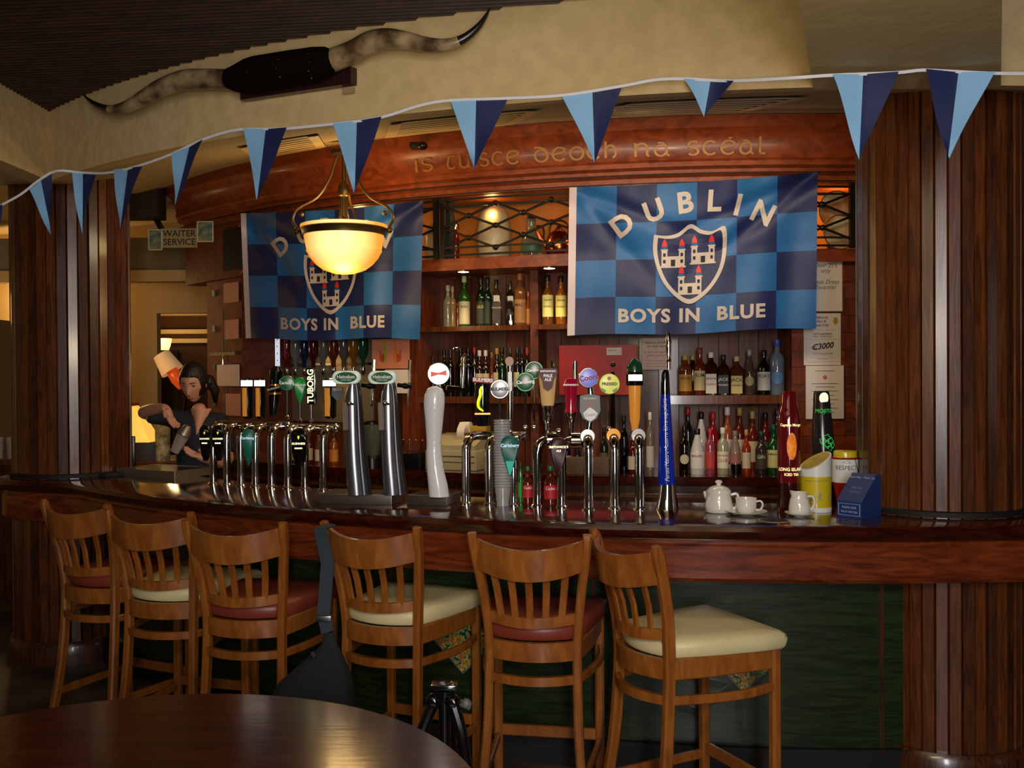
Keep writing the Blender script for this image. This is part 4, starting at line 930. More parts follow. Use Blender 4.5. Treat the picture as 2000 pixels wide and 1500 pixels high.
p0, p1 = at(1115, 822, Y), at(1115, 738, Y); h = p1.z-p0.z; g = G(); g.lathe([(.012, -h*.42), (.014, -.01), (.02, 0), (.024, h*.15), (.028, h*.2)], 20, c=p0); objw('tap_stem', g, chrome, tD)
g = G(); g.lathe([(.028, h*.2), (.024, h*.35), (.028, h*.75), (.033, h*.85), (.024, h*.97), (.01, h)], 22, c=p0); objw('crimson_tap', g, mat('crimson_tap', (150, 14, 54), rough=.15, coat=.5, emit=.08, ec=(200, 10, 50)), tD)
txt(tD, "SMITHWICK'S", at(1115, 752, Y-.04), .011, whitep, bold=.0005); g = G(); g.tube([at(1123, 760, Y+.05), at(1123, 705, Y+.05)], .011, 12); objw('tap_lever', g, chrome, tD)
f, h, w_ = teardrop(tD, 1091, 853, 935, 34, 4.30, mat('dark_red_glass', (64, 10, 24), rough=.38), "SMITHWICK'S", cream_l, ph=0); txt(tD, 'ALE', f((0, -.0195, h*.67)), .012, cream_l, bold=.0004); stem_tap(tD, 1091, 842, 853, 4.34)
singles = [(1150, 996, 'chrome beer tap with a round blue badge above a grey shield', 'blue'), (1201, 993, 'chrome beer tap with a round yellow and green badge', 'yellow'), (1250, 994, 'chrome beer tap with an amber body and dark green dome', 'amber')]
for x, y, lb, kd in singles:
    b = onz(x, y, 1.05); t = thing('beer_tap', lb, 'beer tap', b); e = leg(t, b, .30, .06, 0, r=.021); Y = e.y
    g = disc_y(G(), e+Vector((0, .01, .01)), .032, .03, 0); objw('ring', g, goldm if kd == 'yellow' else steel, t)
    if kd == 'blue':
        g = G(); g.tube([e, at(1156, 790, Y), at(1152, 750, Y)], [.018, .022, .014], 14); objw('tap_stem', g, chrome, t)
        badge_disc(t, 1149, 738, 20, Y-.03, mat('badge_blue', (130, 130, 220), rough=.3, emit=.2, ec=(120, 120, 240)), chrome, 'Coors', mat('crimson_ink', (150, 20, 60)), .36, .15, yb=790, ph=0)
        p = at(1152, 798, Y-.04); g = G(); g.prism([(-.042, .055), (0, .062), (.042, .055), (.044, -.01), (.03, -.04), (0, -.06), (-.03, -.04), (-.044, -.01)], .012); g.map(lambda v: p+Vector((v.x, -v.z, v.y))); objw('shield_badge', g, mat('badge_grey', 0), t)
        g = G(); g.prism([(-.03, -.02), (-.012, -.002), (0, .006), (.018, -.006), (.032, -.02), (.02, -.042), (0, -.054), (-.02, -.042)], .002); g.map(lambda v: p+Vector((v.x, -.012-v.z, v.y))); objw('mountain_mark', g, whitep, t, smooth=None)
        txt(t, 'THE GREAT', p+Vector((0, -.0135, .043)), .011, whitep); txt(t, 'DUBLIN', p+Vector((0, -.0135, .024)), .018, mat('pale_red', (210, 110, 100))); txt(t, 'BEER', p+Vector((0, -.0135, .006)), .018, mat('pale_red', 0)); txt(t, 'Coors', p+Vector((0, -.0155, -.026)), .017, mat('crimson_ink', 0), 0, .1)
    if kd == 'yellow':
        badge_disc(t, 1190, 750, 20, Y-.03, mat('badge_lime', (226, 226, 120), rough=.35, emit=.25, ec=(225, 225, 90)), mat('badge_lime_rim', (200, 210, 80), rough=.3, emit=.2, ec=(200, 215, 60)), 'ORCHARD' if False else 'PRESSED', mat('olive_ink', (90, 110, 40)), .2, 0, yb=838, ph=0)
        c = at(1190, 739, Y-.055); g = disc_y(G(), c, .008, .002, 0); objw('red_apple', g, redp, t)
        g = G(); q = at(1190, 763, Y-.054)
        for s_ in (-1, 1): g.add([q+Vector((s_*.035, 0, .014)), q+Vector((s_*.012, 0, .0)), q+Vector((s_*.02, 0, -.008)), q+Vector((s_*.032, 0, -.004))], [(0, 1, 2, 3)])
        objw('leaf_marks', g, mat('leaf_green', (90, 170, 50), rough=.4), t, smooth=None, fix=False)
        g = G(); g.tube([at(1197, 850, Y+.02), at(1197, 726, Y+.02)], [.012, .008], 10); g.sphere(at(1197, 712, Y+.02), .012, 10, 6); objw('tap_lever', g, blackg, t)
    if kd == 'amber':
        p0, p1 = at(1240, 832, Y), at(1240, 700, Y); h = p1.z-p0.z
        g = G(); g.lathe([(.012, -h*.14), (.016, 0), (.022, h*.1), (.027, h*.62)], 22, c=p0); objw('amber_body', g, mat('lit_amber', 0), t)
        g = G(); g.lathe([(.034, h*.60), (.037, h*.62), (.037, h*.78), (.034, h*.80)], 24, c=p0); objw('dark_collar', g, blackg, t)
        g = G(); g.lathe([(.034, h*.8), (.033, h*.88), (.026, h*.95), (.01, h)], 24, c=p0); objw('green_dome', g, mat('dome_green', (16, 66, 40), rough=.25, coat=.4), t)
        g = G(); g.loft([[p0+Vector((.0378*sin(a), -.0378*cos(a), z)) for a in [-.9+1.8*i/8 for i in range(9)]] for z in (h*.67, h*.76)], cap=False, closed=False); objw('lit_label', g, lit, t, fix=False)
# blue tall tower
b = onz(1303, 994, 1.05); Y = b.y; k = Y/FOC; t = thing('beer_tower', 'tall tapering blue beer tower with white vertical script and chrome handle', 'beer tap', b)
def ringp(y, l, r, sy=.8, n=26): z = 1.05+(994-y)*k; cx = b.x+((l+r)/2-1303)*k; hw = (r-l)/2*k; return [(cx+hw*cos(2*pi*i/n), Y+hw*sy*sin(2*pi*i/n), z) for i in range(n)]
g = G(); g.loft([ringp(994, 1280, 1326), ringp(985, 1282, 1325), ringp(965, 1287, 1321), ringp(945, 1289, 1319)]); objw('chrome_foot', g, chrome, t)
g = G(); g.loft([ringp(y, l, r) for y, l, r in crv([(946, 1285, 1320), (900, 1286, 1317), (850, 1288, 1314), (790, 1290, 1311), (770, 1291, 1310)], 3)]); objw('blue_column', g, mat('cobalt_lacquer', (14, 40, 150), rough=.12, coat=.6, emit=.04, ec=(10, 50, 220)), t, smooth=60)
g = G(); g.loft([ringp(y, l, r) for y, l, r in ((771, 1291, 1310), (745, 1292, 1309), (728, 1294, 1308), (722, 1297, 1306))]); objw('dark_neck', g, blackg, t, smooth=60)
g = G(); c = Vector((b.x+.012, Y+.02, 0)); z_ = at(0, 720, Y).z; g.lathe([(.008, z_-.02), (.008, z_+.01), (.012, z_+.015), (.008, z_+.03), (.011, z_+.06), (.012, z_+.11), (.004, z_+.14)], 14, c=c); objw('chrome_handle', g, chrome, t)
txt(t, 'Peroni Nastro Azzurro birra superiore', (at(1301, 860, Y-.034)), .026, whitep, 0, pi/2+.03, squash=.85, shear=.3)
# plastic tumblers stacked, small mixer bottles
q = onz(982, 988, 1.05)
cupm = mat('clear_plastic', (215, 215, 215), rough=.1, trans=.5); zt0 = 1.0505; t = None
for i in range(24):
    z = zt0+i*.0125
    if i == 0:
        t = obj('plastic_tumbler', G().lathe([(.026, 0), (.0345, .082), (.0395, .086), (.0395, .09), (.036, .09), (.025, .003)], 20), cupm); tag(t, 'clear plastic tumblers nested in a tall stack behind the green teardrop badge', 'plastic cup', 'stacked plastic tumblers'); t.location = (q.x, q.y, z); src = t
    else:
        c = src.copy(); C.objects.link(c); c.location = (q.x, q.y, z)
        if i == 23: c['label'] = 'clear plastic tumbler topmost of the tall stack behind the green teardrop badge'
src['label'] = 'clear plastic tumbler at the very bottom of the tall nested stack, standing on the bar'
for o in C.objects:
    if o.name.startswith('plastic_tumbler.') and 'topmost' not in o['label']: o['label'] = 'clear plastic tumbler nested inside the tall stack behind the green teardrop badge'
# ================================================================ bottles
KIND = {
 'wine': [(.96, 0), (1, .02), (1, .60), (.9, .66), (.5, .74), (.36, .78), (.34, .97), (.38, .98), (.38, 1)],
 'malt': [(.96, 0), (1, .02), (1, .56), (.93, .62), (.6, .70), (.42, .74), (.40, .80), (.36, .98), (.4, 1)],
 'vodka': [(.95, 0), (1, .02), (1, .64), (.85, .71), (.45, .77), (.36, .8), (.34, 1)],
 'taper': [(.96, 0), (1, .03), (1, .45), (.92, .55), (.55, .75), (.38, .84), (.36, 1)],
 'squat': [(.96, 0), (1, .02), (1, .62), (.95, .68), (.7, .75), (.4, .80), (.38, 1)],
}
KIND['square'] = [(1.0, 0), (1.02, .02), (1.02, .66), (.9, .72), (.5, .78), (.38, .82), (.38, 1)]
def bottle(x, yt, yb, wpx, R, z, kind, gc, cap, lab, lbl, s=None, tc='ink', grp='bottles on the back bar', capf=.12, span=(.12, .5), pt=None, trans=.55, lround=False, shin=.06):
    p = cyl(x, yb, R) if pt is None else Vector(pt); zt_ = (cyl(x, yt, R) if pt is None else at(x, yt, p.y)).z; H = zt_-z; r = wpx/2*p.y/FOC
    ph = facecam(p, 1); nm = 'bottle_glass_%d_%d_%d' % gc; ga_ = MATS.get(nm) or mat(nm, gc, rough=shin, trans=trans, spec=.7)
    prof = [(a*r, b*H*(1-.0)) for a, b in KIND[kind]]; n = 20; g = G()
    if kind == 'square':
        R_2 = []
        for a, b in prof:
            e = .28 if b < .7*H else 1.0; R_2.append([(a*math.copysign(abs(cos(t))**e, cos(t)), a*math.copysign(abs(sin(t))**e, sin(t)), b) for t in [2*pi*(i+.5)/n for i in range(n)]])
        g.loft(R_2)
    else: g.lathe(prof, n)
    t = obj('bottle', g, ga_, loc=(p.x, p.y, z), rot=(0, 0, ph), smooth=50); tag(t, lbl, 'bottle', grp)
    rc = r*(.42 if kind != 'wine' else .43); g = G(); g.lathe([(rc, H*(1-capf)), (rc*1.05, H*(1-capf)+.002), (rc*1.05, H-.001), (rc*.9, H+.003)], 14); obj('cap', g, mat('cap_%d_%d_%d' % cap, cap, rough=.35), t)
    if lab:
        z0, z1 = H*span[0], H*span[1]; lm = mat('label_%d_%d_%d' % lab, lab, rough=.55); g = G()
        if kind == 'square': g.box((0, -r*1.03, (z0+z1)/2), (r*1.7, .0016, z1-z0)); yy = -r*1.03-.0012
        elif lround:
            cz = (z0+z1)/2; hh = (z1-z0)/2; rr_ = min(hh, r*.9); g = disc2(rr_, rr_).map(wrap(r*1.03, cz))
        else: g.loft([[(r*1.02*sin(a), -r*1.02*cos(a), zz) for a in [-1.25+2.5*i/10 for i in range(11)]] for zz in (z0, z1)], cap=False, closed=False)
        lo_ = obj('label', g, lm, t, smooth=60, fix=False)
        if s:
            for i, ln in enumerate(s.split('|')):
                sz = min(r*2.5/max(4, len(ln)), (z1-z0)*.26); q = text(ln, sz*1.25, bold=.0003, dice=sz); zz = z1-(z1-z0)*(.24+.3*i); im = MATS.get(tc) or ink
                if kind == 'square': q.map(lambda v: (v.x, yy, v.y+zz))
                else: q.map(wrap(r*1.03, zz))
                obj('label_lettering', q, im, lo_, smooth=None, fix=False)
    return t
dkg, grn, clr, amb_, brn = (14, 20, 12), (24, 66, 26), (150, 150, 145), (150, 72, 20), (60, 26, 12)
BK, WH, RD, GO, TA = (16, 16, 18), (220, 216, 208), (150, 26, 24), (180, 150, 70), (150, 96, 60)
CR = (216, 200, 150)
goldi = mat('gold_ink', (190, 160, 70), rough=.4); redi = mat('red_ink', (170, 30, 30), rough=.6); whitei = mat('white_ink', (225, 225, 220), rough=.6)
U1 = 'bottles on the upper shelf'
for a in [(875, 558, 625, 20, 'malt', (180, 170, 140), (190, 180, 150), None, 'silvery cut glass bottle, leftmost on the upper shelf', None),
          (884, 560, 622, 15, 'malt', (190, 150, 90), (180, 150, 100), None, 'small golden bottle tucked behind the silvery cut glass bottle', None),
          (894, 592, 622, 9, 'taper', (170, 70, 20), (150, 60, 20), None, 'tiny orange bottle left of the tall green bottle', None),
          (907, 540, 624, 22, 'malt', (50, 110, 30), (200, 210, 120), (190, 176, 140), 'tall green bottle with cream label directly under the left downlight', 'IRISH'),
          (940, 541, 623, 20, 'malt', (16, 50, 22), BK, (36, 42, 28), 'dark green bottle with black cap, left of the pair beside the tall green one', 'GLEN'),
          (953, 542, 623, 18, 'malt', (16, 50, 22), BK, (30, 38, 26), 'dark green bottle with black cap, right of the pair', None),
          (970, 547, 624, 18, 'square', (90, 66, 40), BK, (60, 44, 26), 'square whisky bottle with slanted dark label on the upper shelf', 'WALKER'),
          (997, 550, 622, 16, 'square', (50, 34, 28), (30, 50, 30), None, 'dark square bottle with green cap left of the tan labelled bottle', None),
          (1016, 535, 622, 23, 'vodka', (170, 110, 60), (170, 110, 60), (178, 124, 74), 'bottle with tan label and tan cap near the shelf divider', 'MALT'),
          (1032, 571, 622, 9, 'taper', (210, 100, 30), (220, 110, 30), (200, 130, 60), 'slim orange bottle against the shelf divider', None)]:
    bottle(*a[:4], 4.62, 1.9255, *a[4:], grp=U1, span=(.05, .5), tc='gold_ink' if a[7] and sum(a[7]) < 200 else 'ink')
bottle(1070, 538, 621, 22, 4.62, 1.9255, 'malt', (150, 90, 40), BK, (216, 206, 130), 'whisky bottle with pale yellow label, left of the pair right of the divider', "TEACHER'S|WHISKY", grp=U1, span=(.16, .60))
bottle(1096, 540, 621, 22, 4.62, 1.9255, 'malt', (200, 110, 30), BK, (226, 206, 110), 'whisky bottle with pale yellow label, right of the pair beside the flag edge', "TEACHER'S|WHISKY", grp=U1, span=(.16, .60))
U2 = 'bottles on the middle shelf behind the taps'
for i, (x, yt, w_, kind, gc, cc, ds) in enumerate([(846, 697, 14, 'wine', dkg, BK, 'short dark bottle, leftmost behind the white beer tower'), (868, 683, 16, 'wine', dkg, BK, 'dark wine bottle left of the tall tap lever'), (880, 683, 15, 'wine', (20, 16, 14), (40, 40, 44), 'black capped dark bottle close behind the tall tap lever'),
        (900, 680, 18, 'wine', dkg, BK, 'dark green wine bottle right of the tall tap lever'), (915, 680, 18, 'wine', (18, 16, 18), BK, 'black wine bottle left of the red capped one'), (927, 679, 14, 'wine', dkg, (170, 20, 36), 'wine bottle with bright red foil cap'), (937, 685, 17, 'malt', (60, 30, 26), WH, 'white capped bottle, left of two'), (949, 685, 17, 'malt', (60, 30, 26), WH, 'white capped bottle, right of two'),
        (961, 689, 12, 'taper', (150, 70, 30), (150, 90, 40), 'slim amber bottle beside the gold topped one'), (971, 681, 16, 'malt', brn, (180, 140, 50), 'bottle with gold cap behind the cider badge'), (981, 680, 18, 'wine', (14, 60, 24), BK, 'green bottle with black cap'), (997, 680, 17, 'vodka', (40, 34, 40), (60, 60, 66), 'grey capped bottle behind the tall chrome tap'),
        (1011, 680, 15, 'vodka', (40, 34, 40), (44, 44, 50), 'dark capped bottle, left of the close pair'), (1020, 680, 14, 'vodka', (30, 26, 30), (44, 44, 50), 'dark capped bottle, right of the close pair'), (1030, 680, 14, 'wine', (20, 30, 20), (190, 50, 40), 'bottle with orange-red cap, rightmost behind the taps')]):
    bottle(x, yt, 773, w_, 4.58, zm+.0005, kind, gc, cc, CR if i in (6, 7, 9, 12) else None, ds, None, grp=U2, span=(.2, .5))
U3 = 'bottles on the right middle shelf'
for a in [(1339, 694, 770, 25, 'squat', amb_, GO, (190, 140, 50), 'amber rum bottle with gold cap and orange label, leftmost of its shelf', 'SPICED', 'ink'), (1353, 694, 768, 20, 'squat', brn, GO, None, 'dark bottle with gold cap peeping from behind the orange labelled rum', None, 'ink'), (1367, 680, 771, 24, 'malt', (140, 50, 30), (120, 40, 40), (206, 184, 130), 'amber bottle with tall reddish neck and cream picture label', 'RUM', 'ink'),
          (1389, 689, 769, 24, 'square', (70, 24, 12), WH, (224, 218, 206), 'square bourbon bottle with white label and white cap', 'JIM BEAM|BOURBON', 'red_ink'), (1413, 694, 769, 22, 'square', (60, 30, 16), BK, (30, 28, 30), 'square whiskey bottle with black label', "JACK|DANIEL'S", 'white_ink'), (1439, 697, 769, 25, 'square', (110, 50, 18), (190, 176, 130), (206, 184, 112), 'square honey whiskey bottle with cream label', "JACK|DANIEL'S", 'ink'),
          (1464, 684, 771, 21, 'taper', (110, 90, 80), (150, 150, 150), (180, 160, 120), 'clear bottle with round pale label on the middle shelf', None, 'ink'), (1492, 685, 771, 25, 'wine', (12, 12, 14), BK, (196, 194, 186), 'black bottle with large white label on the middle shelf', 'PORT', 'ink'), (1518, 664, 770, 27, 'vodka', (150, 165, 185), (50, 80, 170), (100, 140, 190), 'tall clear vodka bottle with blue cap and blue label', None, 'ink'), (1538, 659, 770, 20, 'vodka', (150, 160, 160), (130, 140, 150), None, 'tall clear bottle with grey cap at the shelf end', None, 'ink')]:
    bottle(*a[:4], 4.53 if a[0] in (1353, 1538) else 4.62, zs+.0005, *a[4:10], grp=U3, tc=a[10], span=(.04, .5) if a[4] == 'square' else (.1, .52), lround=a[9] is None and a[7] is not None)
U4 = 'bottles on the back counter, right side'
for a in [(1344, 796, 918, 20, 'wine', (18, 12, 12), RD, None, 'black bottle with red cap in the back row, leftmost', None), (1370, 805, 918, 24, 'taper', (216, 214, 210), BK, None, 'white bottle with black cap in the back row', None), (1393, 806, 918, 22, 'wine', (170, 20, 30), (190, 30, 40), None, 'red bottle with red cap in the back row', None), (1421, 796, 918, 24, 'malt', (190, 100, 60), WH, (206, 200, 190), 'back row bottle with white cap and orange neck', None),
          (1445, 797, 918, 22, 'malt', (120, 36, 20), GO, (190, 180, 150), 'back row amber bottle with gold cap', None), (1470, 804, 918, 22, 'malt', (140, 40, 20), (206, 190, 130), (200, 190, 160), 'back row dark amber bottle with cream cap', None), (1495, 807, 918, 22, 'malt', (120, 30, 16), BK, (80, 76, 70), 'back row amber bottle with black cap', None), (1518, 799, 918, 18, 'vodka', (40, 40, 44), BK, (170, 170, 165), 'back row dark bottle next to the tall red drinks tower', None)]:
    bottle(*a[:4], 4.62, 1.0505, *a[4:], grp=U4, span=(.15, .5), trans=.3 if a[0] == 1370 else .5)
mat('ink_d', (30, 26, 26))
for a in [(1337, 832, 933, 21, 'wine', (20, 12, 12), BK, (196, 186, 160), 'black bottle with round white label at the front left of the row', '7'), (1362, 838, 929, 27, 'taper', (220, 216, 214), BK, (222, 218, 214), 'white coconut rum bottle with black cap in the front row', 'MALIBU'), (1387, 838, 933, 18, 'vodka', (190, 80, 100), (190, 30, 50), (190, 60, 60), 'pink bottle with red cap in the front row', None), (1412, 836, 929, 22, 'vodka', (200, 196, 170), WH, (220, 214, 190), 'clear rum bottle with white cap and cream label', 'HAVANA|CLUB'),
          (1436, 842, 926, 23, 'taper', (170, 150, 140), (120, 110, 100), (150, 90, 80), 'clear bottle standing behind the steel measure', None), (1458, 840, 930, 17, 'malt', (190, 60, 30), GO, (206, 190, 160), 'small orange bottle with cream label right of the steel measure', None), (1487, 843, 931, 23, 'malt', (70, 60, 60), (40, 60, 56), (70, 64, 62), 'clear bottle with dark label in the front row', 'GIN'), (1511, 830, 932, 25, 'malt', (20, 90, 40), (14, 60, 40), (206, 196, 130), 'green whiskey bottle with cream label beside the tall red drinks tower', 'JAMESON')]:
    bottle(*a[:4], 4.86, 1.0505, *a[4:], grp=U4, span=(.14, .5), trans=.2 if a[0] == 1362 else .5, lround=a[0] == 1337, tc='white_ink' if a[0] == 1487 else 'red_ink' if a[0] in (1412, 1362) else 'ink')
U5 = 'bottles behind the right beer taps'
for a in [(1107, 850, 922, 17, 'malt', (20, 24, 60), (20, 30, 80), (200, 190, 150), 'dark blue bottle behind the red teardrop badge', None), (1128, 858, 922, 15, 'taper', (40, 40, 44), BK, (206, 204, 200), 'bottle with white picture label behind the two-legged font', None), (1180, 836, 922, 17, 'malt', (40, 44, 30), BK, (90, 84, 60), 'olive bottle between the two round badged taps', None), (1219, 812, 922, 18, 'wine', (14, 14, 24), BK, None, 'dark bottle between the yellow badged and amber taps', None), (1236, 850, 924, 19, 'malt', (110, 20, 18), WH, (200, 186, 160), 'red bottle with cream label behind the amber tap', None), (1270, 806, 926, 15, 'vodka', (160, 150, 140), WH, (200, 196, 190), 'clear bottle left of the blue tower', None), (1268, 728, 790, 16, 'malt', (150, 130, 80), CR, (206, 190, 140), '', None)][:6]:
    bottle(*a[:4], 4.8, 1.0505, *a[4:], grp=U5, span=(.1, .45))
U6 = 'bottles low behind the left taps'
for a in [(604, 846, 903, 15, 'malt', (130, 40, 40), RD, (210, 190, 160), 'small bottle with cream label behind the low black badge'), (622, 850, 903, 14, 'taper', (150, 90, 60), (140, 40, 50), (210, 196, 170), 'small pinkish bottle behind the right chrome leg'), (652, 848, 900, 18, 'squat', (190, 90, 20), (60, 24, 14), (210, 130, 40), 'squat orange bottle behind the left silver tower'), (574, 858, 903, 14, 'malt', (60, 40, 30), BK, (190, 170, 140), 'small dark bottle left of the low black badge')]:
    bottle(*a[:4], 4.85, 1.0505, *a[4:8], a[8], None, grp=U6, span=(.1, .5))
# optics: inverted bottles along the mirror on the left
q0, q1 = tha(cyl(552, 700, 4.5)), tha(cyl(722, 700, 4.5))
mr = thing('optic_rack', 'mirrored rack holding upside-down spirit bottles below the left flag', 'rack', (0, 0, 0))
g = G(); g.sweep(GC, [(4.462, 1.3), (4.472, 1.3), (4.472, 2.2), (4.462, 2.2)], q0, q1, 6); objw('mirror', g, mat('lit_mirror_tone', (176, 166, 140), rough=.3, metal=.45), mr)  # reflected light put into a paler, less metallic mirror colour
g = G(); zo = cyl(620, 722, 4.6).z; g.sweep(GC, [(4.472, zo+.03), (4.52, zo+.03), (4.52, zo+.045), (4.472, zo+.045)], q0, q1, 12); objw('rail', g, steel, mr)
for x, c, d in [(560, (150, 40, 30), 'red tinted'), (577, (170, 170, 165), 'leftmost clear'), (594, (30, 60, 110), 'blue tinted'), (612, (120, 30, 26), 'dark red'), (632, (160, 150, 140), 'clear one above the amber tap'), (652, (150, 60, 50), 'pinkish'), (671, (140, 130, 120), 'smoky clear'), (690, (190, 130, 40), 'golden'), (709, (50, 110, 70), 'green')]:
    p = cyl(x, 700, 4.56); zt_ = zo+.30; ga_ = mat('optic_glass_%d_%d_%d' % c, c, rough=.06, trans=.6)
    t = obj('bottle', G().lathe([(.033, .30), (.036, .29), (.036, .12), (.03, .09), (.014, .06), (.013, .0)], 16), ga_, loc=(p.x, p.y, zo+.005), smooth=50); tag(t, d+' spirit bottle hanging upside down in the optic rack', 'bottle', 'upside-down optic bottles')
    g = G(); g.lathe([(.004, -.045), (.012, -.035), (.016, -.02), (.016, .0), (.014, .01)], 12); obj('measure', g, chrome, t)
# white lit strips beside the mirror
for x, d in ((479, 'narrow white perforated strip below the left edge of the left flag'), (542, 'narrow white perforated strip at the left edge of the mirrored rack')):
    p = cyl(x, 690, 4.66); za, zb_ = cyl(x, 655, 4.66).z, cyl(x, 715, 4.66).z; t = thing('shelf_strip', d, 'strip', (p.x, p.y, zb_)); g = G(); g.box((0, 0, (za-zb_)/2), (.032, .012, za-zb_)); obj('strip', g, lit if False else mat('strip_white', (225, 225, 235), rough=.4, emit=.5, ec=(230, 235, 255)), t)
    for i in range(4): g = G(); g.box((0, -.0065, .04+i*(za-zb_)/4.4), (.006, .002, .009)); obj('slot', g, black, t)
# ================================================================ display shelf
def pot(name, x, yb, R, prof, m_, lbl, cat, z=2.3255, n=24, group=None):
    p = cyl(x, yb, R); t = obj(name, G().lathe([(r, h) for r, h in prof], n), m_, loc=(p.x, p.y, z), rot=(0, 0, facecam(p)), smooth=45); return tag(t, lbl, cat, group)
t = pot('stoneware_crock', 965, 495, 4.66, [(.085, 0), (.10, .01), (.108, .12), (.106, .2), (.09, .28), (.075, .31), (.05, .325), (.035, .335), (.03, .33)], mat('stoneware', (176, 160, 124), rough=.4, noise=.1), 'large pale faceted stoneware crock behind the iron lattice', 'crock', n=10)
for s_, z_, sz in (('DUBLIN', .2, .026), ('WHISKEY', .17, .026)):
    q = text(s_, sz, dice=.02); q.map(wrap(.106, z_)); obj('stamp', q, mat('stamp_pink', (190, 150, 140)), t, smooth=None, fix=False)
t = pot('glass_jug', 1038, 492, 4.66, [(.05, 0), (.062, .01), (.066, .06), (.058, .12), (.03, .17), (.024, .19), (.03, .235), (.032, .24)], glass('jug_glass', (150, 160, 140)), 'old glass jug with green label and swing stopper behind the lattice', 'jug')
g = G(); g.tube(crv([(.03, 0, .2), (.07, 0, .19), (.075, 0, .13), (.06, 0, .09)], 4), .006, 8); obj('handle', g, iron, t); g = G(); g.lathe([(.02, .235), (.026, .25), (.02, .262)], 12); obj('stopper', g, iron, t)
g = G(); g.loft([[(.0675*sin(a), -.0675*cos(a), zz) for a in [-1+2*i/8 for i in range(9)]] for zz in (.03, .08)], cap=False, closed=False); obj('label', g, mat('label_green', (40, 90, 60), rough=.5), t, fix=False)
t = pot('copper_kettle', 1092, 490, 4.66, [(.05, 0), (.075, .02), (.085, .07), (.07, .13), (.04, .16), (.03, .165), (.012, .19), (.004, .2)], mat('copper', (180, 96, 50), rough=.22, metal=1), 'round copper kettle partly behind the right flag', 'kettle')
g = G(); g.tube(crv([(-.06, 0, .12), (-.05, 0, .2), (0, 0, .225), (.05, 0, .2), (.06, 0, .12)], 4), .007, 8); obj('handle', g, mat('brass', (190, 150, 60), rough=.25, metal=1), t); g = G(); g.tube([(-.07, 0, .07), (-.11, 0, .12), (-.13, 0, .16)], [.018, .012, .009], 10); obj('spout', g, MATS['copper'], t)
t = pot('soda_siphon', 889, 496, 4.7, [(.024, 0), (.027, .01), (.027, .14), (.018, .18), (.012, .2)], mat('siphon_red', (120, 16, 14), rough=.1, trans=.3), 'slim red soda siphon standing left of the lattice', 'siphon')
g = G(); g.lathe([(.013, .2), (.015, .23), (.01, .25), (.006, .285)], 12); g.tube([(.0, 0, .24), (.022, 0, .23), (.026, 0, .2)], .004, 6); obj('siphon_head', g, chrome, t)
t = pot('stone_jug', 852, 497, 4.7, [(.06, 0), (.066, .01), (.068, .15), (.06, .2), (.035, .235), (.02, .25), (.022, .27)], mat('stone_jug', (170, 140, 90), rough=.35), 'tan stoneware jug at the right edge of the left flag', 'jug')
pl = mat('painted_plate', (222, 214, 180), rough=.3, c2=(190, 110, 50), nscale=9); 
for nm, (x, y), r, lb in ((0, (1634, 384), .11, 'round cream plate with orange flowers, upper one left of the right column'), (1, (1640, 428), .10, 'cream plate with orange leaves, lower one left of the right column')):
    p = cyl(x, y, 4.80-.03*nm*0+.02*nm); t = thing('painted_plate', lb, 'plate', (p.x, p.y, 2.3255)); zc = r+.001+(.0 if nm else .12)
    g = G(); disc_y(g, (0, 0, zc), r, .014, tha(p), bev=.5); obj('plate_dish', g, pl, t); g = G(); g.tube([Vector((r*.97*cos(a)*cos(tha(p)), r*.97*cos(a)*sin(tha(p))-.012, zc+r*.97*sin(a))) for a in [2*pi*i/30 for i in range(31)]], .004, 6); obj('rim_line', g, goldm, t)
    if not nm: g = G(); g.box((0, .01, .06), (.10, .02, .12)); obj('plate_stand', g, cherry_d, t)
# ================================================================ objects on the right of the bar
q = onz(1541, 998, 1.05); Y = q.y; k = Y/FOC; t = thing('drinks_tower', 'tall dark red drinks tower reading long island iced tea', 'drinks tower', q)
R = lambda px_: px_*k/2; Z_ = lambda y: (998-y)*k
g = G(); g.lathe([(R(46), 0), (R(46), Z_(985)), (R(42), Z_(975)), (R(42), Z_(942))], 30); obj('base', g, mat('smoky_plastic', (60, 20, 14), rough=.1, trans=.3), t, smooth=50)
redt = mat('maroon_tube', (104, 12, 20), rough=.1, coat=.8); g = G(); g.lathe([(R(43), Z_(942)), (R(43), Z_(930)), (R(44), Z_(820)), (R(37), Z_(800)), (R(30), Z_(790)), (R(28), Z_(768)), (R(24), Z_(764))], 30); obj('red_tube', g, redt, t, smooth=50)
rr0 = R(44.6); ywt = mat('lit_yellow_lettering', (250, 235, 170), emit=.7, ec=(250, 235, 160))
for s_, y, sz in (('Captain Morgan', 829, .0155), ('LONG ISLAND', 915, .0185), ('ICED TEA', 925, .015)):
    w0 = text(s_, sz, bold=.0004, dice=.01); w0.map(wrap(rr0, Z_(y))); obj('lettering', w0, ywt, t, smooth=None, fix=False)
g = G(); P = [(-.012, .055), (.0, .062), (.012, .055), (.015, .03), (.026, .015), (.018, -.01), (.024, -.04), (.015, -.065), (-.012, -.06), (-.014, -.035), (-.02, -.01), (-.026, .012), (-.014, .03)]
g = disc2(.021, .056).map(wrap(rr0+.0002, Z_(870))); obj('lit_emblem_patch', g, mat('lit_orange', (220, 140, 40), emit=.35, ec=(230, 130, 20), c2=(190, 60, 20), nscale=50), t, smooth=None, fix=False)
q = onz(1610, 970, 1.05); Y = q.y; k = Y/FOC; t = thing('drinks_tower', 'dark grey tapering mojito drinks tower behind the yellow collection tin', 'drinks tower', q); Z_ = lambda y: (970-y)*k
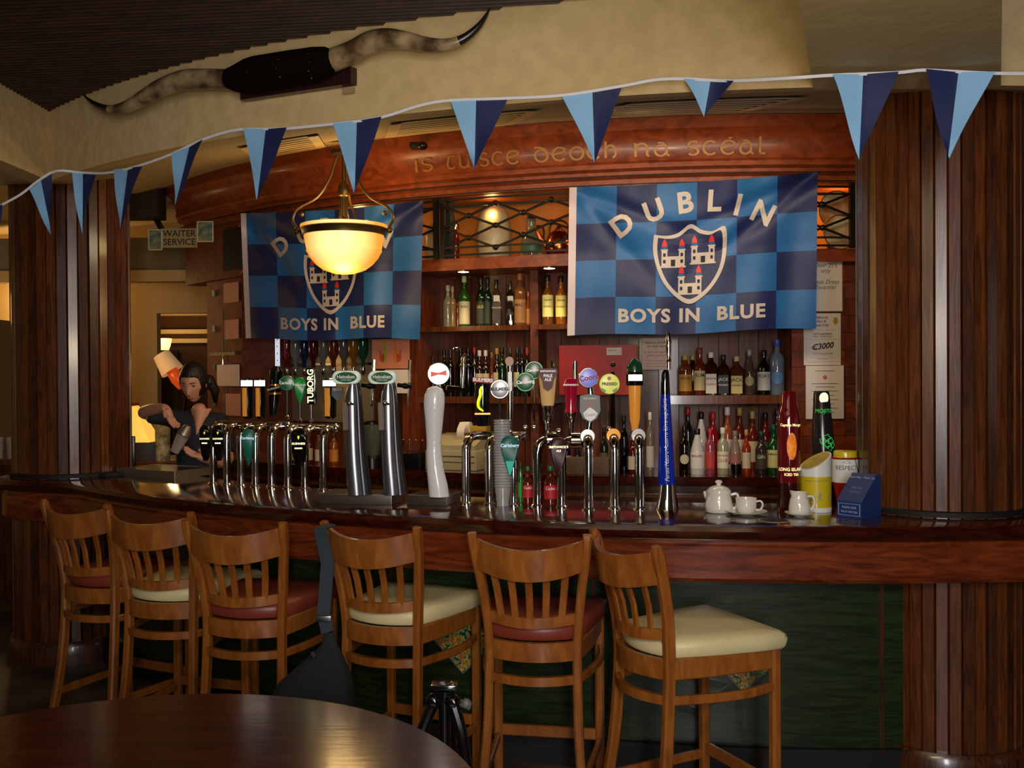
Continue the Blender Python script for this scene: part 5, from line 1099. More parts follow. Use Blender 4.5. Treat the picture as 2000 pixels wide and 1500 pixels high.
g = G(); g.lathe([(R(52), 0), (R(50), Z_(940)), (R(46), Z_(885)), (R(30), Z_(768)), (R(26), Z_(763))], 30); g.map(lambda v: (v.x-(v.z/Z_(763))*.012, v.y, v.z)); obj('grey_tube', g, mat('graphite_tube', (58, 56, 58), rough=.18, metal=.6), t, smooth=50)
gr_i = mat('lit_green_ink', (60, 200, 90), emit=.35, ec=(50, 210, 90))
def rt(y): return (30+(46-30)*(y-768)/(885-768))*k/2*1.02
w0 = text('MOJITO', .026, dice=.01); w0.map(wrap(rt(802), Z_(802), cx=-.010)); obj('lettering', w0, gr_i, t, smooth=None, fix=False)
g = G(); P = [(-.022, .015), (-.015, .026), (0, .03), (.015, .026), (.022, .015), (.018, -.008), (.008, -.02), (0, -.024), (-.008, -.02), (-.018, -.008)]; g = disc2(.022, .026); g.map(wrap(rt(776)+.0005, Z_(777), cx=-.011)); obj('lit_badge', g, cream_l, t, smooth=None, fix=False)
w0 = text('MOJITO', .008, dice=.01); w0.map(wrap(rt(776)+.001, Z_(777), cx=-.011)); obj('badge_lettering', w0, redi, t, smooth=None, fix=False)
g = G()
for i, (cx, cy, r) in enumerate(((0, .03, .014), (-.018, .014, .014), (.018, .014, .014), (0, 0, .016), (-.03, -.004, .012), (.03, -.004, .012), (-.012, -.018, .012), (.014, -.018, .012))):
    g.ribbon([(cx+r*cos(a)*(1+.25*cos(5*a)), cy+r*sin(a)*(1+.25*cos(5*a))) for a in [2*pi*j/20 for j in range(21)]], .0022, .0004)
g.map(wrap(rt(862)+.0004, Z_(866), cx=-.003)); obj('mint_leaf_outline', g, gr_i, t, smooth=None, fix=False)
# yellow slanted collection tin
q = onz(1596, 999, 1.05); Y = q.y; k = Y/FOC; t = thing('collection_tin', 'yellow and white cylindrical collection tin with slanted top', 'collection tin', (q.x, Y+.02, 1.0505), facecam(q)); r = R = 30*k; zz = lambda y: (999-y)*k
yel = mat('yellow_print', (216, 192, 30), rough=.3, coat=.4); g = G(); g.lathe([(r, .0), (r*1.02, .006), (r*1.02, zz(990))], 36); obj('base_rim', g, whitep, t)
g = G(); g.lathe([(r, zz(990)), (r, zz(930))], 36); obj('yellow_wrap', g, yel, t)
n = 36; zl, zh = zz(918), zz(884); top = [(r*cos(2*pi*i/n), r*sin(2*pi*i/n), zl+(zh-zl)*(.5+.5*cos(2*pi*i/n-.5))) for i in range(n)]; g = G(); g.loft([[(x, y, zz(930)) for x, y, z in top], top, [(x*.97, y*.97, z+.001) for x, y, z in top]]); obj('white_collar', g, whitep, t)
g = G(); g.loft([[(x*.88, y*.88, zl+(zh-zl)*.5+(z-zl-(zh-zl)*.5)*.88+.003) for x, y, z in top], [(x*.86, y*.86, zl+(zh-zl)*.5+(z-zl-(zh-zl)*.5)*.86+.0045) for x, y, z in top]]); obj('slanted_disc', g, mat('mustard_disc', (186, 160, 40), rough=.4), t)
def ontop(v): return (v.x, v.y, zl+(zh-zl)*(.5+.5*(v.x*cos(.5)+v.y*sin(.5))/r)+.0065)
for s_, sz, yy in (('HELP', .016, .014), ('US', .016, -.004), ('THANK YOU', .009, -.022)):
    w0 = text(s_, sz, dice=.01); w0.map(lambda v: ontop(Vector((v.x, v.y+yy)))); obj('lettering', w0, mat('grey_ink', (96, 96, 90)), t, smooth=None, fix=False)
w0 = text('CHILDREN IN NEED'if False else 'PLEASE GIVE GENEROUSLY', .009, dice=.01); w0.map(wrap(r*1.004, zz(938))); obj('lettering', w0, MATS['grey_ink'], t, smooth=None, fix=False)
for i, a in enumerate((-.75, -.38, .15, .85)):   # little line-drawn figures around the wrap
    g = G(); h_ = .034 if i == 2 else .024; z0 = zz(975)
    g.add([(.0+h_*.16*cos(b), h_*.85+h_*.16*sin(b), 0) for b in [2*pi*j/10 for j in range(10)]], [tuple(range(10))]); g.add([(-h_*.2, h_*.1, 0), (h_*.2, h_*.1, 0), (h_*.1, h_*.68, 0), (-h_*.1, h_*.68, 0)], [(0, 1, 2, 3)])
    g.ribbon([(-h_*.35, h_*.4), (0, h_*.6), (h_*.4, h_*.75)], .002, .0002); g.ribbon([(-h_*.12, h_*.1), (-h_*.15, -h_*.1)], .003, .0002); g.ribbon([(h_*.12, h_*.1), (h_*.2, -h_*.08)], .003, .0002)
    g.map(wrap(r*1.004, z0, a0=a)); obj('figure_drawing', g, mat('figure_grey', (150, 156, 130)), t, smooth=None, fix=False)
# respect tin
q = onz(1654, 990, 1.05); Y = q.y; k = Y/FOC; t = thing('collection_tin', 'white and red collection tin with yellow lid, reading RESPECT', 'collection tin', (q.x, Y+.02, 1.0505), facecam(q)); zz = lambda y: (990-y)*k; r = 25*k
g = G(); g.lathe([(r*.6, 0), (r*.66, .02), (r*.94, zz(945)), (r, zz(942))], 30); obj('red_body', g, redp, t)
g = G(); g.lathe([(r, zz(942)), (r, zz(897))], 30); obj('white_label', g, whitep, t); g = G(); g.lathe([(r*.98, zz(897)), (r*1.0, zz(894)), (r*.94, zz(893))], 30); obj('red_band', g, redp, t)
g = G(); g.lathe([(r*.9, zz(893)), (r*.9, zz(884)), (r*.86, zz(881))], 30); obj('yellow_lid', g, yel, t)
w0 = text('RESPECT', .026, dice=.01); w0.map(wrap(r*1.006, zz(913))); obj('lettering', w0, ink, t, smooth=None, fix=False)
g = G(); g.ribbon([(-.018, 0), (-.008, .006), (0, .0075), (.008, .006), (.018, 0)], .0015, .0002); g.ribbon([(-.014, .001), (0, -.003), (.014, .001)], .0012, .0002); g.map(wrap(r*1.006, zz(903))); obj('eye_mark', g, ink, t, smooth=None, fix=False)
for i in range(3): g = G(); g.ribbon([(-.03, 0), (.03, 0)], .0014 if i else .003, .0002); g.map(wrap(r*1.006, zz(919+i*7))); obj('print_line', g, ink, t, smooth=None, fix=False)
g = G(); g.tube([(r*.6, -r*.8, zz(893)), (r*.95, -r*.55, zz(925)), (r*1.02, -r*.3, zz(945))], .0015, 6); obj('cord', g, black, t)
# blue cardboard collection box
bl = mat('blue_card', (24, 52, 112), rough=.55); q = onz(1684, 1012, 1.05); t = thing('collection_box', 'dark blue wedge shaped cardboard collection box at the foot of the right column', 'collection box', (q.x+.005, q.y+.05, 1.0505), rad(-58)+.12)
g = G(); W_, D_, h0, h1 = .11, .14, .066, .165
prof = [(-D_/2, 0), (D_/2, 0), (D_/2, h1), (D_/2-.03, h1+.004), (-D_/2, h0)]
g.loft([[(x, y, z) for y, z in prof] for x in (-W_/2, W_/2)]); obj('box_body', g, bl, t, smooth=None)
wl = mat('pale_print', (190, 200, 220), rough=.6)
g = G(); c = [(-W_/2+.008, .010), (W_/2-.008, .010), (W_/2-.008, h0-.010), (-W_/2+.008, h0-.010), (-W_/2+.008, .010)]
for i in range(4): g.beam([(c[i][0], -D_/2-.0008, c[i][1]), (c[i+1][0], -D_/2-.0008, c[i+1][1])], .002, .0012, side=(0, 1, 0))
obj('label_outline', g, wl, t)
for s_, sz, z_ in (('PLEASE GIVE', .0115, .041), ('TEL 01 430 7300', .0105, .024)): put(text(s_, sz), None, 'lettering', wl, t, lambda v: (v.x, -D_/2-.0012, v.y+z_))
def slope(v): f_ = (v.y+.04)/(D_-.03); return (v.x, -D_/2+f_*(D_-.03), h0+f_*(h1+.004-h0)+.0015)
put(text('Please Help - Thank You', .0115), None, 'lettering', wl, t, lambda v: slope(Vector((v.x, v.y+.052))))
for i, s_ in enumerate(('The Jack & Jill', "Children's Foundation")[:1]+('Children',)): put(text(('Help the', 'Children')[i], .014), None, 'lettering', mat('grey_print', (120, 130, 150)), t, lambda v: slope(Vector((v.x, v.y+.012-i*.016))))
# white crockery
q = onz(1404, 1001, 1.05); k = q.y/FOC; t = thing('teapot', 'small white lidded teapot on the bar', 'teapot', q, .2)
g = G(); g.lathe([(.045, 0), (.056, .006), (.058, .03), (.052, .06), (.047, .078), (.051, .09), (.049, .094), (.046, .09)], 32); obj('pot_body', g, white, t, smooth=60)
g = G(); g.lathe([(.047, .094), (.038, .104), (.018, .112), (.01, .114), (.009, .119), (.016, .126), (.012, .133), (.003, .135)], 28); obj('lid', g, white, t, smooth=60)
g = G(); g.tube(crv([(.045, -.02, .075), (.068, -.028, .078), (.072, -.03, .05), (.064, -.026, .024), (.05, -.022, .018)], 5), .006, 10); obj('handle', g, white, t, smooth=60)
g = G(); g.tube(crv([(-.02, .045, .04), (-.028, .062, .06), (-.032, .072, .08)], 4), [.014, .012, .011, .010, .010, .009, .008, .008, .007], 10); obj('spout', g, white, t, smooth=60)
q = onz(1458, 1006, 1.05); sau = thing('saucer', 'white saucer under the teacup', 'saucer', q)
def saucer_mesh(s_): g = G(); g.lathe([(.03*s_, 0), (.034*s_, .003), (.06*s_, .009), (.082*s_, .016), (.083*s_, .018), (.06*s_, .012), (.03*s_, .006)], 40); return g
obj('dish', saucer_mesh(1), white, sau, smooth=60)
t = thing('teacup', 'white teacup standing on its saucer', 'cup', q+Vector((0, .003, .0075)), .25); g = G(); g.lathe([(.026, 0), (.034, .006), (.041, .03), (.043, .062), (.040, .062), (.038, .03), (.02, .012)], 32); obj('cup_body', g, white, t, smooth=60)
g = G(); g.tube(crv([(.030, -.028, .05), (.044, -.040, .052), (.050, -.044, .036), (.042, -.038, .018), (.028, -.027, .016)], 5), .004, 8); obj('handle', g, white, t, smooth=60)
q = onz(1562, 1009, 1.05); t = thing('saucer', 'small white saucer under the milk jug', 'saucer', q); obj('dish', saucer_mesh(.72), white, t, smooth=60)
t = thing('milk_jug', 'small white milk jug on a saucer in front of the yellow tin', 'jug', q+Vector((0, .003, .0065)), .25); g = G(); g.lathe([(.030, 0), (.040, .006), (.043, .03), (.036, .06), (.029, .074), (.031, .092), (.028, .092), (.026, .07)], 32)
g.map(lambda v: (v.x*(1+(.35*(v.z/.092)**4 if v.x < 0 else 0)), v.y, v.z+(.008*(v.z/.092)**6*(-v.x/.03) if v.x < 0 else 0))); obj('jug_body', g, white, t, smooth=60)
g = G(); g.tube(crv([(.026, -.014, .075), (.046, -.022, .074), (.052, -.026, .05), (.044, -.022, .028), (.034, -.018, .024)], 5), .005, 8); obj('handle', g, white, t, smooth=60)
q = onz(1512, 1017, 1.05); t = thing('beer_mat', 'round dark beer mat with pale rim between cup and milk jug', 'coaster', q); g = G(); g.lathe([(.058, 0), (.06, .001), (.06, .002)], 40); obj('pale_rim', g, mat('mat_cream', (190, 180, 140)), t); g = G(); g.lathe([(.055, .002), (.055, .0025)], 40); obj('dark_face', g, mat('mat_dark', (30, 30, 24), noise=.5, nscale=90), t)
# cup with steel measure, cola bottles, green bottle
q = cyl(1437, 934, 4.93); t = thing('steel_measure', 'shiny steel spirit measure cup at the front of the back counter', 'measure', (q.x, q.y, 1.0505)); g = G(); g.lathe([(.034, 0), (.037, .003), (.037, .066), (.034, .066), (.032, .01)], 28); obj('cup_body', g, chrome, t)
for x, yt, yb, w_, d in ((1031, 912, 986, 21, 'small red cola bottle with green cap, left of two behind the chrome legs'), (1075, 911, 989, 26, 'small red cola bottle with green cap, right of two behind the chrome legs')):
    q = onz(x, yb, 1.05); t = bottle(x, yt, yb, w_, 0, 1.0505, 'malt', (120, 40, 14), (20, 110, 70), (190, 26, 44), d, 'Cadet', grp='small cola bottles on the bar', span=(.2, .54), pt=q, tc='white_ink', capf=.1)
q = onz(1017, 980, 1.05); bottle(1017, 905, 980, 12, 0, 1.0505, 'taper', (30, 150, 40), (20, 60, 30), (40, 180, 60), 'bright green bottle just left of the two cola bottles', None, grp='small cola bottles on the bar'[:0] or 'mixer bottles', pt=q)
# stainless tray at the left end
a, b = onz(246, 918, 1.09), onz(330, 948, 1.09); c3 = onz(412, 925, 1.09); M = None
q = (onz(246, 918, 1.05)+c3)/2; t = thing('steel_tray', 'shallow stainless steel tray at the left end of the bar top', 'tray', (q.x, q.y, 1.0505), rad(-28)); g = G(); L_, D_ = .46, .30
g.box((0, 0, .004), (L_, D_, .008)); 
for s_ in (-1, 1): g.box((s_*L_/2, 0, .022), (.008, D_, .044)); g.box((0, s_*D_/2, .022), (L_, .008, .044))
obj('tray_body', g, mat('dull_steel', (170, 160, 140), rough=.42, metal=.9), t)
g = G()
for i in range(18): g.box((-L_/2+.02+i*(L_-.04)/17, 0, .04), (.006, D_-.02, .003))
obj('grid', g, steel, t)
q = onz(203, 930, 1.05); t = thing('bar_towel', 'folded black bar towel by the left column', 'towel', q, rad(-32)); g = G(); g.box((0, .0, .012), (.22, .14, .024), bev=.009); obj('cloth_fold', g, bgm, t)
q = onz(238, 922, 1.05)+Vector((0, .12, 0)); t = thing('tablet_stand', 'black upright card terminal beside the left column', 'terminal', q, .2); g = G(); g.box((0, 0, .11), (.07, .035, .2), bev=.006); obj('terminal_body', g, black, t); g = G(); g.box((0, 0, .01), (.09, .07, .02), bev=.004); obj('foot', g, black, t)
# cash register with till roll
q = cyl(905, 915, 4.82); t = thing('cash_register', 'beige cash register on the back counter between the white tower and the chrome font', 'cash register', (q.x-.02, q.y+.1, 1.0505), tha(q)); bg_ = mat('beige_plastic', (176, 164, 128), rough=.5)
g = G(); g.box((0, 0, .06), (.34, .3, .12), bev=.008); obj('drawer_unit', g, bg_, t); g = G(); g.box((0, -.151, .085), (.32, .004, .004)); g.box((0, -.151, .05), (.32, .004, .003)); obj('drawer_gap', g, dark, t)
g = G(); g.loft([[(x, y, z) for y, z in ((-.14, .12), (.14, .12), (.14, .21), (-.0, .20), (-.14, .15))] for x in (-.16, .16)]); obj('top_housing', g, bg_, t, smooth=None)
g = G(); g.tube([(.0, .03, .25), (.055, .03, .25)], .035, 20); obj('till_roll', g, paper, t); g = G(); g.grid(lambda u, v: (.0+.05*u, -.01-.05*sin(v*2.4), .285-.10*v), 2, 10); obj('paper_tail', g, paper, t, fix=False)
g = G(); g.box((.1, .06, .235), (.12, .08, .05), bev=.006); obj('printer', g, mat('printer_yellow', (180, 150, 50)), t)
q = cyl(1150, 925, 4.92); t = thing('wooden_box', 'low brown box on the back counter behind the chrome taps', 'box', (q.x, q.y+.04, 1.0505), tha(q)); g = G(); g.box((0, 0, .047), (.25, .1, .094), bev=.003); obj('box_body', g, mat('taupe_box', (96, 70, 50), rough=.6), t)
q = cyl(727, 902, 4.9); t = thing('blender', 'glass blender jug with black base behind the silver towers', 'blender', (q.x, q.y, 1.0505)); g = G(); g.lathe([(.06, 0), (.055, .06), (.04, .075)], 24); obj('base', g, black, t); g = G(); g.lathe([(.038, .075), (.05, .1), (.058, .27), (.056, .27), (.036, .085)], 24); obj('glass_jug', g, glass('jug_glass', 0), t); g = G(); g.lathe([(.059, .27), (.059, .285), (.03, .292)], 24); obj('lid', g, black, t); g = G(); g.tube(crv([(.05, 0, .25), (.09, 0, .24), (.09, 0, .14), (.05, 0, .12)], 4), .007, 8); obj('handle', g, black, t)
q = cyl(803, 905, 4.88); t = thing('cutlery_caddy', 'black box of bar tools on the back counter left of the white tower', 'caddy', (q.x, q.y, 1.0505), tha(q)); g = G(); g.box((0, 0, .05), (.17, .1, .1), bev=.004); obj('caddy_body', g, black, t)
for i in range(4): g = G(); x = -.05+.035*i; g.tube([(x, 0, .08), (x+.01*(i-1), .01, .17)], .004, 6); g.sphere((x+.01*(i-1), .01, .175), .008, 8, 5); obj('bar_tool', g, chrome, t)
# ================================================================ notices and signs
def sheet(name, x0, y0, x1, y1, R_, m_, lbl, cat='notice', tilt=0, th_=.003):
    a, b = cyl(x0, y1, R_), cyl(x1, y1, R_); c = (a+b)/2; zt_, zb_ = cyl((x0+x1)/2, y0, R_).z, cyl((x0+x1)/2, y1, R_).z; ph = math.atan2(b.y-a.y, b.x-a.x); W_ = math.hypot(b.x-a.x, b.y-a.y); H_ = zt_-zb_
    t = thing(name, lbl, cat, (c.x, c.y, zb_), ph); g = G(); g.box((0, 0, H_/2), (W_, th_, H_), Matrix.Rotation(tilt, 3, 'Y')); obj('sheet', g, m_, t, smooth=None); return t, W_, H_
def ln(t, s, sz, x, z, m_, W_=None, nm='lettering', off=-.003, rot=0, shear=0, bold=0):
    q = text(s, sz, shear=shear, bold=bold); c, s_ = cos(rot), sin(rot); put(q, None, nm, m_, t, lambda v: (x+v.x*c-v.y*s_, off, z+v.x*s_+v.y*c))
gi = mat('grey_print_ink', (96, 90, 96)); 
t, W_, H_ = sheet('paper_notice', 1572, 504, 1645, 608, 4.835, paper, 'white notice about age and dress, topmost of the papers beside the right flag')
for s_, z in (("Over 21's", .86), ('only', .76), ('Neat Dress', .55), ('Essential', .45)): ln(t, s_, .034, .01, H_*z, gi, shear=.2)
t, W_, H_ = sheet('paper_notice', 1570, 612, 1642, 713, 4.835, paper, 'club lottery notice with 3000 euro prize, middle one of the papers')
for i, s_ in enumerate(('Castleknock', 'Hurling &', 'Football Club')): ln(t, s_, .021, -.02, H_*(.92-.075*i), gi, bold=.0004)
g = G(); g.prism([(-.011, .02), (.011, .02), (.013, -.008), (0, -.022), (-.013, -.008)], .001); g.map(lambda v: (v.x+W_*.36, -.002-v.z, v.y+H_*.85)); obj('crest', g, mat('crest_ochre', (170, 140, 50)), t, smooth=None)
ln(t, 'LOTTO JACKPOT', .014, 0, H_*.60, ink, bold=.0003); ln(t, 'WEEKLY DRAW EVERY', .011, 0, H_*.55, ink); ln(t, 'C3000', .046, 0, H_*.36, ink, rot=.12, shear=.3, bold=.0012)
for z in (-.004, .005): g = G(); g.box((-.050, -.0032, H_*.36-.006+z), (.028, .0006, .003), Matrix.Rotation(-.12, 3, 'Y')); obj('euro_bar', g, ink, t, smooth=None)
if 1: pass; ln(t, 'TICKETS ON SALE HERE', .011, 0, H_*.22, gi); ln(t, 'www club draw', .009, 0, H_*.12, gi)
for (xa, za, xb, zb_) in ((-.45, .68, .45, .68), (-.45, .06, .45, .06), (-.45, .06, -.45, .97), (.45, .06, .45, .97), (-.45, .5, .45, .5), (-.45, .14, .45, .14)):
    g = G(); g.beam([(W_*xa, -.0018, H_*za), (W_*xb, -.0018, H_*zb_)], .0016, .0006, side=(0, 1, 0)); obj('border_line', g, gi, t, smooth=None)
t, W_, H_ = sheet('paper_notice', 1574, 714, 1648, 818, 4.836, paper, 'official notice with small red crest, lowest of the papers beside the right column')
g = G(); disc_y(g, (0, -.002, H_*.78), .012, .001); obj('red_crest', g, mat('pale_red', 0), t)
for i, wz in enumerate((.90, .66, .6, .52, .44, .36, .28, .2, .12)): g = G(); g.box((0, -.0018, H_*wz), (W_*(.7 if i % 2 else .5), .0006, .003)); obj('print_line', g, gi, t, smooth=None)
t, W_, H_ = sheet('paper_notice', 1254, 660, 1312, 722, 4.60, mat('paper_pinkish', (220, 192, 180), rough=.8), 'tobacco sales notice below the right flag, behind the chrome lever')
ln(t, 'Tobacco products', .024, 0, H_*.86, ink); ln(t, 'on sale here', .024, 0, H_*.74, ink); ln(t, 'to persons aged 18', .02, 0, H_*.56, redi); ln(t, 'years and over', .02, 0, H_*.45, redi)
for z in (.28, .2, .1): g = G(); g.box((0, -.0018, H_*z), (W_*.8, .0006, .0018)); obj('print_line', g, redi, t, smooth=None)
t, W_, H_ = sheet('red_board', 1093, 674, 1245, 771, 4.66, mat('red_board', (170, 16, 16), rough=.45), 'plain bright red board on the back bar behind the right taps', 'board', th_=.02)
g = G(); g.box((W_*.21, -.012, H_*.87), (.09, .002, .045)); obj('white_sticker', g, paper, t, smooth=None)
ln(t, 'Reserved', .012, W_*.19, H_*.89, ink, off=-.0145)
t, W_, H_ = sheet('poster', 727, 662, 800, 720, 4.80, mat('poster_salmon', (206, 130, 100), rough=.7), 'salmon poster with two bottles and red lions under the right end of the left flag', 'poster')
for x, c in ((-.15, (150, 150, 40)), (.14, (210, 120, 40))):
    g = G(); P = [(-.014, 0), (.014, 0), (.014, .07), (.005, .1), (.005, .14), (-.005, .14), (-.005, .1), (-.014, .07)]; g.prism(P, .001); g.map(lambda v: (v.x+x*W_, -.002-v.z, v.y+H_*.22)); obj('bottle_print', g, mat('print_%d' % c[0], c), t, smooth=None)
for s_ in (-1, 1):
    g = G(); P = [(0, 0), (.02, .01), (.03, .03), (.024, .06), (.034, .08), (.015, .075), (.01, .05), (-.005, .06), (-.01, .03)]; g.prism([(s_*x, y) for x, y in P], .001); g.map(lambda v: (v.x+s_*.055, -.002-v.z, v.y+H_*.2)); obj('lion_print', g, mat('lion_red', (190, 70, 60)), t, smooth=None)
t, W_, H_ = sheet('paper_sheet', 752, 722, 797, 768, 4.81, paper, 'blank cream sheet pinned below the salmon poster', 'paper')
for (y0, y1, x0, x1, lb) in ((552, 591, 437, 466, 'pinkish square note, topmost on the left pier'), (624, 662, 439, 466, 'pinkish square note, second from the top on the left pier'), (769, 812, 441, 470, 'pinkish square note, lowest on the left pier')):
    sheet('square_note', x0, y0, x1, y1, 4.896, mat('note_pink', (196, 140, 116), rough=.8), lb, 'note')
t, W_, H_ = sheet('paper_pad', 425, 712, 467, 754, 4.93, mat('note_white', (206, 190, 176), rough=.7), 'pale pad in a clear sleeve hung on the left pier', 'note', th_=.008)
g = G(); g.box((0, -.003, H_+.004), (W_*.4, .01, .01)); obj('blue_clip', g, mat('blue_clip', (40, 60, 120), rough=.3), t)
t, W_, H_ = sheet('clip_rail', 411, 688, 461, 694, 4.92, steel, 'small metal ticket rail above the pale pad', 'rail', th_=.02)
# waiter service sign between two painted tiles
Ys = 6.9
for x0, y0, x1, y1, lb in ((291, 449, 316, 488, 'small painted tile left of the waiter service sign'), (386, 433, 416, 472, 'small painted tile right of the waiter service sign')):
    a, b = at(x0, y1, Ys), at(x1, y0, Ys); t = thing('painted_tile', lb, 'tile', ((a.x+b.x)/2, Ys, a.z)); g = G(); g.box((0, 0, (b.z-a.z)/2), (b.x-a.x, .01, b.z-a.z)); obj('tile_face', g, mat('tile_paint', (150, 140, 90), rough=.3, c2=(50, 100, 110), nscale=24), t)
    g = G(); w_, h = (b.x-a.x)/2, b.z-a.z; 
    for p, q_ in (((-w_, 0), (w_, 0)), ((w_, 0), (w_, h)), ((w_, h), (-w_, h)), ((-w_, h), (-w_, 0))): g.beam([(p[0], -.004, p[1]), (q_[0], -.004, q_[1])], .006, .008, side=(0, 1, 0))
    obj('tile_edge', g, mat('tile_edge', (190, 180, 150)), t)
a, b = at(317, 484, Ys), at(385, 446, Ys); t = thing('hanging_sign', 'cream sign reading WAITER SERVICE between two painted tiles', 'sign', ((a.x+b.x)/2, Ys, a.z)); g = G(); h = b.z-a.z; g.box((0, 0, h/2), (b.x-a.x, .008, h)); obj('sign_board', g, mat('sign_tan', (150, 128, 84), rough=.6), t)
for s_, z in (('WAITER', .72), ('SERVICE', .28)): put(text(s_, .062, bold=.001), None, 'lettering', ink, t, upright(0, -.006, h*z))
t['label'] = 'tan sign reading WAITER SERVICE between two painted tiles'
a, b = at(244, 444, 7.3), at(316, 362, 7.3); t = thing('loudspeaker', 'dark box loudspeaker hanging under the soffit right of the left column', 'speaker', ((a.x+b.x)/2, 7.3, a.z)); g = G(); h = b.z-a.z; g.box((0, 0, h/2+.03), (b.x-a.x, .2, h-.06), bev=.01); obj('cabinet', g, mat('speaker_dark', (44, 32, 24), rough=.8, bump=.4, nscale=150), t); g = G(); g.box((.12, 0, .01), (.02, .1, .09), Matrix.Rotation(-.5, 3, 'Y')); obj('bracket', g, black, t)
g = G(); g.tube([(0, 0, h), (0, 0, h+.35)], .012, 8); obj('hanger', g, black, t)
# ================================================================ things beyond the bar on the left
q = at(318, 672, 10.9); t = thing('wall_sconce', 'two armed wall lamp glowing in the room behind the barmaid', 'wall lamp', q)
shade = mat('sconce_glass', (255, 220, 150), rough=.4, emit=3, ec=(255, 196, 100))
for dx, r, z in ((.02, .075, .0), (-.12, .05, .02)):
    g = G(); g.lathe([(r*.55, z-.07), (r*.8, z-.02), (r, z+.06)], 20, c=(dx, 0, 0), cap=False); obj('glass_shade', g, shade, t, smooth=60)
    g = G(); g.lathe([(r*.6, z-.08), (r*.58, z-.065)], 14, c=(dx, 0, 0)); g.tube(crv([(dx, 0, z-.08), (dx-.02, .1, z-.22), (-.05, .45, z-.3), (-.05, .53, z-.15)], 4), .010, 8); obj('iron_arm', g, iron, t)
g = G(); g.box((-.05, .53, -.25), (.08, .03, .4)); obj('wall_plate', g, iron, t)
light('POINT', 'sconce_glow', (q.x+.02, q.y-.12, q.z+.1), 5, (1, .62, .25), .06)
q = at(298, 900, 10.2); g = G(); g.box((0, 0, .9), (.22, .3, 1.8)); t = thing('dark_cabinet', 'dark tall cabinet standing inside the doorway', 'cabinet', (at(292, 800, 10.2).x, 10.4, 0)); obj('cabinet_body', g, mah_a, t)
q = at(328, 712, 7.35); t = thing('lampshade', 'tilted cream lampshade with orange lower part behind the barmaid', 'lampshade', q); Mr = Matrix.Rotation(rad(-33), 3, 'Y')
g = G(); g.lathe([(.085, -.06), (.062, .09)], 24, cap=False); g.map(lambda v: Mr @ v); obj('shade', g, mat('shade_cream', (226, 196, 150), rough=.7, emit=.12, ec=(255, 200, 140)), t, smooth=60)
g = G(); g.lathe([(.035, -.2), (.05, -.13), (.045, -.06), (.01, .0)], 18); g.map(lambda v: Mr @ v); obj('lamp_base', g, mat('orange_lacquer', (206, 84, 34), rough=.3, emit=.15, ec=(255, 90, 30)), t, smooth=60)
g = G(); a = Mr @ Vector((0, 0, -.19)); g.tube([a, a+Vector((.0, .08, -.1)), (.02, .20, -.55), (.02, .20, 1.0-q.z+.06)], .012, 8); g.lathe([(.07, 1.0-q.z+.051), (.07, 1.0-q.z+.06), (.012, 1.0-q.z+.08)], 16, c=(.02, .20, 0)); obj('stand', g, black, t)
# side counter with a lit hood
xa, xb = -3.25, -2.3; t = thing('side_counter', 'dark side counter behind the barmaid', 'counter', ((xa+xb)/2, 7.6, 0)); g = G(); g.box((0, 0, .48), (xb-xa, .62, .96)); obj('cupboard', g, mah_a, t); g = G(); g.box((0, 0, .98), (xb-xa+.04, .68, .04), bev=.006); obj('counter_slab', g, mah_b, t)
a = at(278, 862, 7.55); t = thing('heated_display', 'glowing yellow heated food hood left of the barmaid', 'food warmer', (a.x, 7.55, 1.0005)); zz = a.z-1
g = G(); g.box((0, 0, zz*.5), (.32, .3, zz)); obj('grey_base', g, mat('blue_grey_base', (70, 74, 84), rough=.5), t)
g = G(); h = at(270, 792, 7.55).z-1; g.loft([[(x, y, z) for y, z in ((-.13, zz), (.13, zz), (.08, h), (.02, h))] for x in (-.16, .10)]); g.map(lambda v: (-.16+(v.x+.16)*(1-.6*(v.z-zz)/(h-zz)), v.y, v.z)); obj('glowing_hood', g, mat('lit_hood', (255, 214, 110), rough=.4, emit=.8, ec=(255, 190, 80), c2=(226, 150, 60), nscale=9), t, smooth=None)
g = G(); g.tube([(-.14, -.02, h+.0), (-.02, -.02, h+.012)], .012, 8); obj('heat_lamp_bar', g, mat('copper_bar', (150, 70, 30), rough=.4, metal=.6), t)
a = at(318, 868, 7.4); t = thing('paper_cup', 'pale printed cup standing beside the glowing hood', 'cup', (a.x, 7.4, 1.0005)); g = G(); g.lathe([(.05, 0), (.058, at(0, 815, 7.4).z-1)], 22); obj('cup_body', g, mat('cup_print', (206, 186, 140), rough=.6, c2=(110, 110, 80), nscale=18), t)
# bar beyond the left column
a = at(18, 920, 7.2); t = thing('side_bar', 'dark end of the bar seen left of the left column', 'counter', (a.x-.3, 7.4, 0)); g = G(); g.box((0, 0, .5), (1.3, .5, 1.0)); obj('cupboard', g, mah_a, t); g = G(); g.box((0, 0, 1.02), (1.36, .56, .04)); obj('counter_slab', g, mah_b, t)
for dx, lb in ((-.0, 'clear glass tumbler left of the left column, nearer the column'), (-.09, 'clear glass tumbler left of the left column, nearer the frame edge')):
    a = at(29, 905, 7.3); t = thing('glass_tumbler', lb, 'glass', (a.x+dx, 7.25, 1.041)); g = G(); g.lathe([(.03, 0), (.036, .15), (.034, .15), (.028, .01)], 20); obj('glass_body', g, glass('tumbler_glass', (210, 200, 190), .6), t)
a = at(33, 830, 8.6); t = thing('glowing_lantern', 'orange glowing lantern left of the left column', 'lantern', (a.x, 8.6, a.z-.1)); g = G(); g.lathe([(.05, 0), (.07, .06), (.06, .2), (.03, .25)], 20); obj('glow_glass', g, mat('lantern_glow', (255, 120, 40), emit=1.2, ec=(255, 120, 40)), t)
